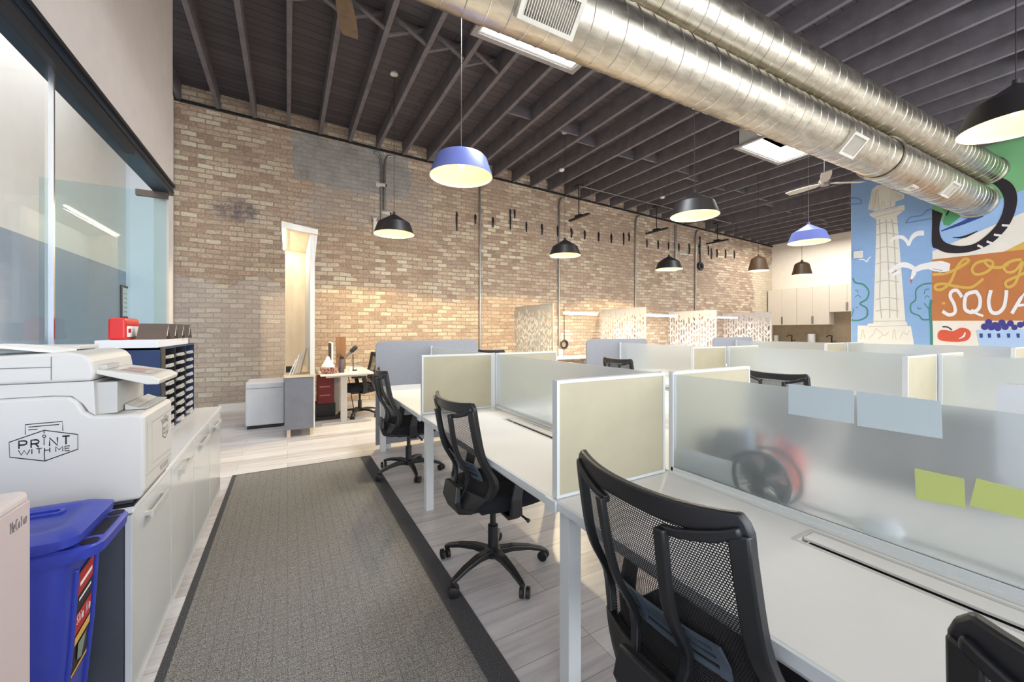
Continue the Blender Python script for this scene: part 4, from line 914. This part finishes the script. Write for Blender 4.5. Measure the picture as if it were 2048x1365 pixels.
# ------------------------------------------------------------------ literature sorter on the worktop
root = empty('literature_sorter', (-.80, 3.62, .762), 'black and navy slotted literature sorter standing on the white worktop', 'sorter')
z0, z1, x0, x1, y0, y1 = .7625, 1.305, -.945, -.665, 3.12, 4.12
b = MB(); b.box(x0, x1, y0, y0+.012, z0, z1); b.box(x0, x1, y1-.012, y1, z0, z1); b.box(x0, x1, y0, y1, z1-.012, z1); b.box(x0, x1, y0, y1, z0, z0+.012); b.box(x0, x0+.01, y0, y1, z0, z1); b.build('cabinet_shell', NAVY, root)
MB().box(x1, x1+.006, y0, y0+.09, z0, z1).build('front_post', BLACK, root)
for k in range(1, 3): MB().box(x0+.012, x1, y0+.05+(y1-y0-.05)*k/3-.004, y0+.05+(y1-y0-.05)*k/3+.004, z0+.012, z1-.013).build('partition', BLACK, root)
b = MB(); b.box(x0+.012, x0+.10, y0+.013, y1-.013, z0+.013, z1-.013); b.build('slot_back', BLACKM, root)
rows_ = 9
for r in range(rows_):
    z = z0+.012+(z1-z0-.03)*(r+.0)/rows_
    if r: MB().box(x0+.012, x1-.002, y0+.013, y1-.013, z-.003, z+.002).build('shelf', BLACK, root)
    for k in range(3):
        ya = y0+.09+(y1-y0-.09)*k/3+.03; yb = ya+.20
        b = MB(); b.sweep([(x1-.002, ya, z+.012), (x1-.002, yb, z+.012)], (.016, .010), side=(0, 0, 1)); b.sweep([(x1+.008, ya+.03, z+.008), (x1+.008, yb-.06, z+.008)], (.012, .016), side=(0, 0, 1))
        b.build('label_holder', mat('clear_label_holder', (196, 192, 190), .3), root)
root = empty('white_tray', (-.80, 3.40, 1.305), 'shallow white board tray lying on top of the literature sorter', 'tray')
MB().box(-.945, -.672, 3.10, 3.93, 1.306, 1.352).build('tray_body', mat('tray_white', (232, 232, 236), .5, var=.01), root, bevel=.003)
def tent(x, y, z, label):
    b = MB(); b.prism([(y-.075, z), (y-.01, z+.10), (y+.01, z+.10), (y+.075, z), (y+.062, z), (y, z+.088), (y-.062, z)], 'x', x-.07, x+.07)
    b.k = 1; b.add([(x+.0705, y-.045, z+.02), (x+.0705, y-.03, z+.02), (x+.0705, y, z+.07), (x+.0705, y, z+.09)], [(0, 1, 2, 3)]); tag(b.build('card_tent', [BROWN, PAPER]), label, 'card holder', 'folded card tents on the sorter')
for k, y in enumerate((3.36, 3.52, 3.68, 3.84)): tent(-.745+.01*k, y, 1.353, ['first', 'second', 'third', 'last'][k]+' brown folded card tent from the red tin on the sorter')
root = empty('red_tin', (-.86, 3.3, 1.352), 'glossy red box with a white label on the white tray', 'box')
b = MB(); prof = []
for i in range(13):
    a = math.pi*i/12; prof.append((-.885+.04*math.copysign(abs(math.cos(a))**.35, math.cos(a)), 1.44+.045*math.sin(a)**.5 if i not in (0, 12) else 1.42))
b.prism([(-.925, 1.353), (-.845, 1.353)]+prof, 'y', 3.22, 3.48); b.build('box_body', RED, root, bevel=.012, seg=3)
b = MB(); b.add([(-.8435, 3.235, 1.37), (-.8435, 3.465, 1.37), (-.8435, 3.465, 1.435), (-.8435, 3.235, 1.435)], [(0, 1, 2, 3)]); b.k = 1; b.add([(-.843, 3.26, 1.395), (-.843, 3.31, 1.395), (-.843, 3.31, 1.42), (-.843, 3.26, 1.42)], [(0, 1, 2, 3)]); b.build('box_label', [PAPER, RED], root)
MB().lathe([(.001, 0), (.035, 0), (.042, .085), (.046, .09), (.042, .09), (.038, .085), (.033, .004), (.001, .004)], (-.885, 3.74, 1.353), 24).build('cup', CLOUDW, smooth=40)
tag([o for o in COL.objects if o.name == 'cup'][0], 'pale paper cup behind the card tents on the sorter', 'cup')
# framed notice in the meeting room
a = P(240, 570, 'x', -2.198); c = P(258, 645, 'x', -2.198)
root = empty('framed_notice', (-2.198, a.y, 1.5), 'black framed notice on the slate-blue meeting room wall', 'notice')
zt, zb2 = a.z, P(240, 637, 'x', -2.198).z; y0, y1 = a.y, a.y+.62
b = MB()
for q in ((y0, y1, zt-.03, zt), (y0, y1, zb2, zb2+.03), (y0, y0+.03, zb2+.03, zt-.03), (y1-.03, y1, zb2+.03, zt-.03)): b.box(-2.198, -2.175, *q)
b.build('frame', BLACKM, root); MB().box(-2.197, -2.185, y0+.03, y1-.03, zb2+.03, zt-.03).build('sheet', PAPER, root)
b = MB()
for k in range(7): ribbon(b, [(y0+.12, zt-.12-.07*k), (y0+.45-.05*(k % 3), zt-.12-.07*k)], .012, lambda y, z: (-2.184, y, z))
b.build('printed_lines', mat('print_grey', (150, 154, 162), .7), root)
# ------------------------------------------------------------------ plywood booth, grey cabinet, ottoman
root = empty('plywood_portal', (.15, 6.9, 0), 'tall pale plywood portal with a lit canopy standing over the grey cabinet', 'portal')
MB().prism([(-.065, 2.82), (.355, 2.76), (.355, 2.70), (-.065, 2.745)], 'y', 5.985, 7.62).build('canopy', PLY, root)
MB().prism([(-.068, 2.825), (.358, 2.765), (.358, 2.695), (-.068, 2.74)], 'y', 5.965, 5.984).build('fascia', PLYL, root)
MB().box(-.035, .262, 7.60, 7.63, .815, 2.74).build('back_panel', PLY, root); MB().box(.264, .320, 6.0, 7.63, .815, 2.70).build('side_panel', PLYL, root)
MB().prism([(.3205, 2.695), (.352, 2.695), (.322, 2.35)], 'y', 6.0, 6.03).build('corner_bracket', PLYL, root)
b = MB().box(-.062, -.040, 6.02, 7.55, 2.725, 2.744); b.build('led_strip', LEDW, root)
area_light('led_light', (-.03, 6.8, 2.71), (0, R(-25), 0), .05, 1.4, 9, (1, .90, .74), root)
root = empty('low_cabinet', (.15, 6.8, 0), 'grey end of a low plywood cabinet on short wooden legs below the portal', 'cabinet')
MB().box(-.035, .305, 6.0, 7.6, .10, .785).build('carcass', GREY, root); MB().box(.306, .322, 6.0, 7.6, .10, .785).build('side_board', PLYL, root); MB().box(-.04, .33, 5.985, 7.62, .787, .812).build('top', PLY, root)
for xx in (-.01, .265):
    for yy in (6.03, 7.53): MB().box(xx, xx+.045, yy, yy+.045, 0, .10).build('leg', PLY, root)
root = empty('ottoman', (-.3, 7.0, 0), 'white square upholstered ottoman left of the grey cabinet', 'ottoman')
MB().box(-.52, -.04, 6.76, 7.35, .045, .66).build('cushion_block', mat('white_upholstery', (222, 224, 228), .7, var=.02), root, bevel=.02, seg=3); MB().box(-.50, -.08, 6.78, 7.33, 0, .044).build('base', BLACKM, root)
MB().box(-.515, -.065, 6.757, 6.765, .575, .581).build('seam', mat('seam_grey', (120, 120, 124), .6), root)
# leaning magazines on the cabinet
for k, (y, h, lean, m, lb) in enumerate(((6.06, .20, .10, PAPER, 'shortest white brochure leaning on the cabinet top'), (6.12, .26, .09, PAPER, 'white brochure leaning second in the stack on the cabinet'), (6.19, .30, .08, mat('cream_sheet', (228, 214, 190), .7), 'cream folder leaning in the middle on the cabinet'),
    (6.26, .34, .05, PAPER, 'tall white folder standing upright on the cabinet'), (6.34, .345, .03, mat('tan_sheet', (206, 186, 160), .7), 'tan folder behind the tall white one on the cabinet'))):
    lean = .08; x = .02+.035*k; b = MB(); b.sweep([(x, y+.06, .8135), (x+lean, y+.06, .8135+h)], (.12, .012), side=(0, 1, 0)); tag(b.build('brochure', m), lb, 'brochure', 'brochures on the plywood cabinet')
b = MB(); b.box(-.02, .08, 6.5, 6.62, .8135, .89); tag(b.build('card_box', BLACKM), 'small black box behind the brochures on the cabinet', 'box')
# ------------------------------------------------------------------ standing desk in the corner
root = empty('standing_desk', (.8, 7.0, 0), 'pale standing desk on T-shaped grey legs in the brick corner', 'desk')
MB().box(.42, 1.16, 6.42, 7.75, .735, .762).build('tabletop', LAM, root, bevel=.003)
gm = mat('pale_grey_metal', (196, 192, 188), .45)
for yy in (6.55, 7.55):
    MB().box(.70, .79, yy-.03, yy+.03, .03, .70).build('column', gm, root, bevel=.003); MB().box(.44, 1.14, yy-.04, yy+.04, 0.0, .03).build('foot', gm, root, bevel=.004)
    MB().box(.50, 1.08, yy-.03, yy+.03, .701, .734).build('bracket', gm, root)
MB().box(.71, .78, 6.58, 7.52, .62, .69).build('crossbar', gm, root)
def on(px, py, y=6.75): return P(px, py, 'y', y)
def T(o, l, c, g=None): return tag(o, l, c, g)
root = empty('desktop_computer', (.62, 7.1, .762), 'thin white desktop screen seen edge-on on the standing desk', 'computer')
MB().box(.60, .625, 6.85, 7.35, .86, 1.22).build('screen_housing', PAPER, root, bevel=.006); MB().box(.594, .5995, 6.87, 7.33, .88, 1.20).build('display', BLACKM, root); MB().prism([(.585, .7625), (.72, .7625), (.72, .77), (.64, .79), (.625, .95), (.61, .95), (.615, .785)], 'y', 7.05, 7.15).build('stand', mat('silver', (200, 200, 204), .3, .8), root)
MB().box(.70, .85, 7.20, 7.24, .7635, 1.30).build('wooden_board', wood_mat('walnut_board', (112, 76, 42), (140, 98, 58))); T([o for o in COL.objects if o.name == 'wooden_board'][0], 'upright brown wooden board behind the microphone on the standing desk', 'board')
root = empty('water_bottle', (.66, 6.60, .762), 'dark grey water bottle with a black cap on the standing desk', 'bottle')
MB().lathe([(.001, 0), (.04, 0), (.042, .01), (.042, .19), (.03, .205)], (.72, 6.62, .763), 24, True).build('bottle_body', mat('bottle_grey', (86, 80, 90), .35), root, smooth=40); MB().lathe([(.03, .205), (.036, .207), (.036, .24), (.02, .25)], (.72, 6.62, .763), 20, True).build('cap', BLACK, root, smooth=40)
b = MB(); b.tube([(.72, 6.62, 1.01), (.70, 6.62, 1.05), (.67, 6.62, 1.04), (.66, 6.62, 1.0)], .006, 6); b.build('carry_loop', BLACK, root)
root = empty('microphone', (.95, 6.9, .762), 'black studio microphone tilted up on its stand at the standing desk', 'microphone')
MB().lathe([(.06, 0), (.06, .012), (.01, .016)], (.92, 6.85, .763), 20, True).build('stand_base', BLACKM, root, smooth=40); MB().tube([(.92, 6.85, .775), (.915, 6.85, 1.02)], .007, 8).build('stand_pole', BLACKM, root)
MB().tube([(.80, 6.85, .985), (.88, 6.85, 1.06)], [.02, .022], 14).build('microphone_body', mat('mic_grey', (110, 108, 108), .4), root, smooth=40); MB().tube([(.88, 6.85, 1.06), (.90, 6.85, 1.08), (.955, 6.85, 1.135), (.972, 6.85, 1.15)], [.024, .034, .034, .02], 16).build('foam_windscreen', BLACKM, root, smooth=50)
root = empty('basket', (.52, 6.62, .762), 'round red-brown patterned basket on the standing desk', 'basket')
bm = N('woven_basket'); bm.b.inputs['Roughness'].default_value = .8; vv = bm.coord('Object'); ck = bm.n('ShaderNodeTexVoronoi'); bm.l(vv, ck.inputs[0]); ck.inputs['Scale'].default_value = 45; bm.l(bm.ramp(ck.outputs[0], [(.3, rgb(84, 34, 40)), (.6, rgb(180, 140, 130))]), bm.b.inputs['Base Color'])
MB().lathe([(.001, 0), (.10, 0), (.125, .04), (.13, .09), (.122, .10), (.115, .09), (.095, .01), (.001, .008)], (.55, 6.60, .763), 28).build('basket_body', bm.m, root, smooth=40)
b = MB(); b.lathe([(.09, 0), (.10, .03), (.07, .07), (.035, .13), (.02, .17), (.001, .18)], (.53, 6.60, .84), 9); tag(b.build('tissue', PAPER, smooth=60), 'crumpled white tissue rising out of the patterned basket', 'tissue')
MB().box(.94, 1.12, 7.25, 7.48, .7625, .775).build('notebook', PAPER); MB().box(.95, 1.11, 7.27, 7.46, .7755, .79).build('notebook', mat('notebook_grey', (170, 176, 184), .6))
T(bpy.data.objects['notebook'], 'white notebook at the back of the standing desk, bottom one', 'notebook', 'notebooks on the standing desk'); T(bpy.data.objects['notebook.001'], 'grey notebook lying on the white one on the standing desk', 'notebook', 'notebooks on the standing desk')
MB().lathe([(.001, 0), (.028, 0), (.034, .075), (.03, .075), (.025, .005), (.001, .005)], (.86, 6.72, .763), 18).build('drinking_cup', PAPER, smooth=40); T(bpy.data.objects['drinking_cup'], 'small white cup right of the dark bottle on the standing desk', 'cup')
root = empty('red_box', (.5, 7.4, 0), 'dark red cardboard box standing under the standing desk', 'box')
MB().box(.42, .66, 7.1, 7.45, .22, .66).build('box_body', RED2, root, bevel=.004); b = MB()
for k in range(2): ribbon(b, [(.45, .50-.14*k), (.6, .50-.14*k)], .02, lambda x, z: (x, 7.0985, z))
b.build('print', mat('pale_red', (196, 120, 116), .6), root); MB().box(.40, .68, 7.08, 7.47, 0, .219).build('stool_base', BLACKM, root)
b = MB(); b.tube(smoothline([(.79, 6.94, .02), (.88, 6.88, .012), (.96, 7.0, .012), (.95, 7.3, .3), (.9, 7.4, .72)]), .007, 6)
tag(b.build('power_cable', BLACKM, smooth=60), 'black cable looping on the floor below the standing desk', 'cable'); MB().box(.36, .74, 6.9, 6.98, 0, .05).build('power_strip', BLACKM); T(bpy.data.objects['power_strip'], 'black power strip on the floor under the standing desk', 'power strip')
# ------------------------------------------------------------------ sheets and things at the nearest frosted screen
XS = ROWS[0][0]+WID/2
def sticky(c4, m, label, g, off):
    pts = [P(px, py, 'x', XS+off) for px, py in c4]; b = MB(); b.ring([[tuple(p) for p in pts], [(p.x-.0008, p.y, p.z) for p in pts]]); tag(b.build('paper_note', m), label, 'note', g)
sticky([(1577, 768), (1708, 782), (1708, 848), (1577, 828)], NOTE, 'pale blue sheet stuck to the nearest frosted screen, smaller left one', 'pale blue sheets on the screen', -.006)
sticky([(1713, 783), (1882, 803), (1885, 878), (1715, 852)], NOTE, 'pale blue sheet stuck to the nearest frosted screen, wider right one', 'pale blue sheets on the screen', -.006)
sticky([(1829, 937), (1928, 958), (1931, 1016), (1832, 998)], YEL, 'lime note on the nearest frosted screen, left one', 'lime notes on the screen', -.006)
sticky([(1953, 957), (2060, 985), (2060, 1042), (1939, 1012)], YEL, 'lime note on the nearest frosted screen, right one cut by the photo edge', 'lime notes on the screen', -.006)
b = MB(); a = [P(px, py, 'x', XS+.035) for px, py in ((1362, 893), (1480, 936))]
b.add([(XS+.036, a[0].y, .90), (XS+.036, a[1].y, .90), (XS+.018, a[1].y, .80), (XS+.018, a[0].y, .80), (XS+.039, a[0].y, .90), (XS+.039, a[1].y, .90), (XS+.021, a[1].y, .80), (XS+.021, a[0].y, .80)], [(0, 1, 2, 3), (7, 6, 5, 4), (0, 4, 5, 1), (1, 5, 6, 2), (2, 6, 7, 3), (3, 7, 4, 0)])
tag(b.build('white_card', PAPER), 'white card leaning behind the nearest frosted screen by the post', 'card'); bpy.data.objects['white_card'].location.z = .764
c = P(1535, 955, 'x', XS+.07); root = empty('desk_fan', (c.x, c.y, .745), 'small round black desk fan behind the nearest frosted screen', 'fan')
b = MB(); rg_ = [(c.x-.05, c.y+.105*math.cos(t*math.pi/16), c.z+.0+.105*math.sin(t*math.pi/16)) for t in range(33)]; b.tube(rg_, .007, 8, False); b.tube([(p[0]+.09, p[1], p[2]) for p in rg_], .007, 8, False); b.build('guard_ring', BLACKM, root, smooth=50)
b = MB()
for k in range(24): t = k*math.pi/12; b.tube([(c.x-.05, c.y+.03*math.cos(t), c.z+.03*math.sin(t)), (c.x-.05, c.y+.105*math.cos(t), c.z+.105*math.sin(t))], .0016, 4)
b.build('guard_wires', BLACKM, root); MB().cyl((c.x-.055, c.y, c.z), (c.x+.05, c.y, c.z), .032, 20).build('fan_motor', BLACKM, root, smooth=40)
for k in range(4):
    t = k*math.pi/2; MB().sheet([[(c.x-.02+.015*(q-.5), c.y+r*math.cos(t+q*.9), c.z+r*math.sin(t+q*.9)) for q in (0, .5, 1)] for r in (.03, .06, .092)], .003, (1, 0, 0)).build('fan_blade', BLACKM, root)
MB().box(c.x-.05, c.x+.05, c.y-.05, c.y+.05, .7465, .757).build('fan_base', BLACKM, root, bevel=.003)
root = empty('pen_cup', (1.76, .84, .745), 'cup of colourful pens blurred behind the frosted screen', 'pen cup')
MB().lathe([(.001, 0), (.04, 0), (.042, .11), (.038, .11), (.036, .006), (.001, .006)], (1.82, 1.0, .7465), 20).build('cup_body', GREY, root, smooth=40)
for k, (m, dx, dy) in enumerate(((ORG, .01, -.03), (ORG, -.02, -.01), (SKYB, .0, .035), (mat('violet_plastic', (110, 70, 160), .5), .02, -.05), (ORG, .0, -.045), (GRN, -.02, .0))):
    MB().tube([(1.82+dx*.4, 1.0+dy*.4, .76), (1.82+dx*2, 1.0+dy*2, .95+.01*(k % 3))], .009, 8).build('pen', m, root)
root = empty('soft_toy_bag', (1.82, .72, .745), 'coral-coloured pouch blurred behind the frosted screen', 'pouch'); MB().lathe([(.001, 0), (.035, 0), (.045, .06), (.04, .13), (.02, .17), (.001, .175)], (1.86, .89, .7465), 18).build('pouch_body', ORG, root, smooth=50)
root = empty('desktop_computer', (1.97, .10, .745), 'white-backed desktop computer rising above the nearest frosted screen at the right edge', 'computer')
p0 = P(1992, 780, 'x', 1.95); yy = p0.y
pts = []; rd = .025
for cy_, cz_, a0 in ((yy-rd, 1.243-rd, 0), (yy-.50+rd, 1.243-rd, 90), (yy-.50+rd, .93+rd, 180), (yy-rd, .93+rd, 270)): pts += [(cy_+rd*math.cos(R(a0+18*j)), cz_+rd*math.sin(R(a0+18*j))) for j in range(6)]
MB().prism(pts, 'x', 1.95, 1.965).build('back_cover', mat('white_gloss', (244, 246, 252), .25, var=.005), root); MB().prism(pts, 'x', 1.9655, 1.972).build('display', BLACKM, root); MB().box(1.93, 1.949, yy-.31, yy-.19, .7475, .99).build('stand', mat('silver', (200, 200, 204), .3, .8), root); MB().box(1.88, 2.02, yy-.32, yy-.18, .7465, .755).build('stand_foot', mat('silver', (200, 200, 204), .3, .8), root)
b = MB(); b.ring([rr_(1.80, 1.92, 1.09, 1.24, .04, .7465), rr_(1.78, 1.94, 1.08, 1.25, .05, .82), rr_(1.82, 1.90, 1.10, 1.22, .03, .93)], True); tag(b.build('black_pouch', BLACKM, smooth=60), 'dark bag standing behind the nearest frosted screen beside the divider', 'bag')
b = MB(); c = P(1745, 1035, 'x', XS+.06); b.lathe([(.001, 0), (.05, .0), (.065, .02), (.05, .045), (.02, .06), (.001, .05)], (c.x+.05, c.y, .7465), 9); tag(b.build('crumpled_wrapper', PAPER, smooth=60), 'crumpled pale wrapper on the desk behind the nearest frosted screen', 'wrapper')
# ------------------------------------------------------------------ kitchen in the back
for k in range(4):
    y1 = 8.45-k*.98; y0 = y1-.976
    if k == 1: pass
    zb_ = 1.60 if k < 2 else 2.02
    root = empty('wall_cabinet', (XK-.17, (y0+y1)/2, zb_), 'cream kitchen wall cabinet, '+['first from the brick corner', 'second from the brick corner', 'third, raised over the backsplash', 'last before the mural'][k], 'cabinet', 'kitchen wall cabinets')
    MB().box(XK-.34, XK-.002, y0, y1, zb_, 2.92).build('carcass', mat('cabinet_cream', (226, 218, 204), .5, var=.01), root)
    for j in range(2):
        a = y0+j*.488+.003; d = sub(MB().box(XK-.362, XK-.341, a, a+.482, zb_+.003, 2.917).build('door', mat('cabinet_cream', (226, 218, 204), .5, var=.01), root, bevel=.002)); 
        MB().box(XK-.375, XK-.3625, (a+.46 if j == 0 else a+.01), (a+.47 if j == 0 else a+.02), zb_+.03, zb_+.30).build('handle', BLACKM, d)
tag(MB().box(XK-.012, XK-.001, 4.0, 8.45, .93, 2.015).build('backsplash', mat('taupe_tile', (168, 152, 128), .4)), 'taupe kitchen backsplash under the wall cabinets', 'backsplash')
root = empty('kitchen_counter', (XK-.3, 6.2, 0), 'kitchen counter below the cream wall cabinets', 'counter'); MB().box(XK-.62, XK-.013, 4.0, 8.45, .89, .93).build('countertop', mat('counter_grey', (150, 144, 136), .3), root); MB().box(XK-.6, XK-.02, 4.0, 8.45, .1, .889).build('base_units', CREAM, root); MB().box(XK-.55, XK-.02, 4.0, 8.45, 0, .099).build('plinth', BLACKM, root)
def ky(px): return P(px, 660, 'x', XK-.2).y
MB().cyl((XK-.2, ky(1623), .9305), (XK-.2, ky(1623), 1.28), .11, 24).build('paper_towel_roll', PAPER, smooth=40); T(bpy.data.objects['paper_towel_roll'], 'white paper towel roll on the kitchen counter', 'paper towel')
for i, px in enumerate((1582, 1662)):
    y = ky(px); b = MB(); b.tube([(XK-.15, y, .9305), (XK-.15, y, 1.15), (XK-.18, y-.02, 1.22), (XK-.26, y+.04, 1.24), (XK-.33, y+.08, 1.18)], .02, 10); b.tube([(XK-.15, y, 1.0), (XK-.15, y-.12, 1.06)], .012, 8); tag(b.build('kitchen_tap', BLACKM, smooth=50), ['dark kitchen tap left of the paper towel roll', 'dark kitchen tap right of the paper towel roll'][i], 'tap', 'kitchen taps')
MB().box(XK-.25, XK-.15, 8.18, 8.3, .9305, 1.22).build('soap_dispenser', CLOUDW, bevel=.01); T(bpy.data.objects['soap_dispenser'], 'pale dispenser at the brick end of the kitchen counter', 'dispenser')
p = P(1700, 512, 'x', XM); MB().box(XM-.05, XM-.008, 4.05, 4.22, p.z-.08, p.z+.08).build('wall_sensor', CLOUDW, bevel=.008); T(bpy.data.objects['wall_sensor'], 'small white sensor box at the left edge of the mural', 'sensor')
for k in [k for o in bpy.data.objects for k in ['_w'] if k in o]: pass
for o in bpy.data.objects:
    if '_w' in o: del o['_w']
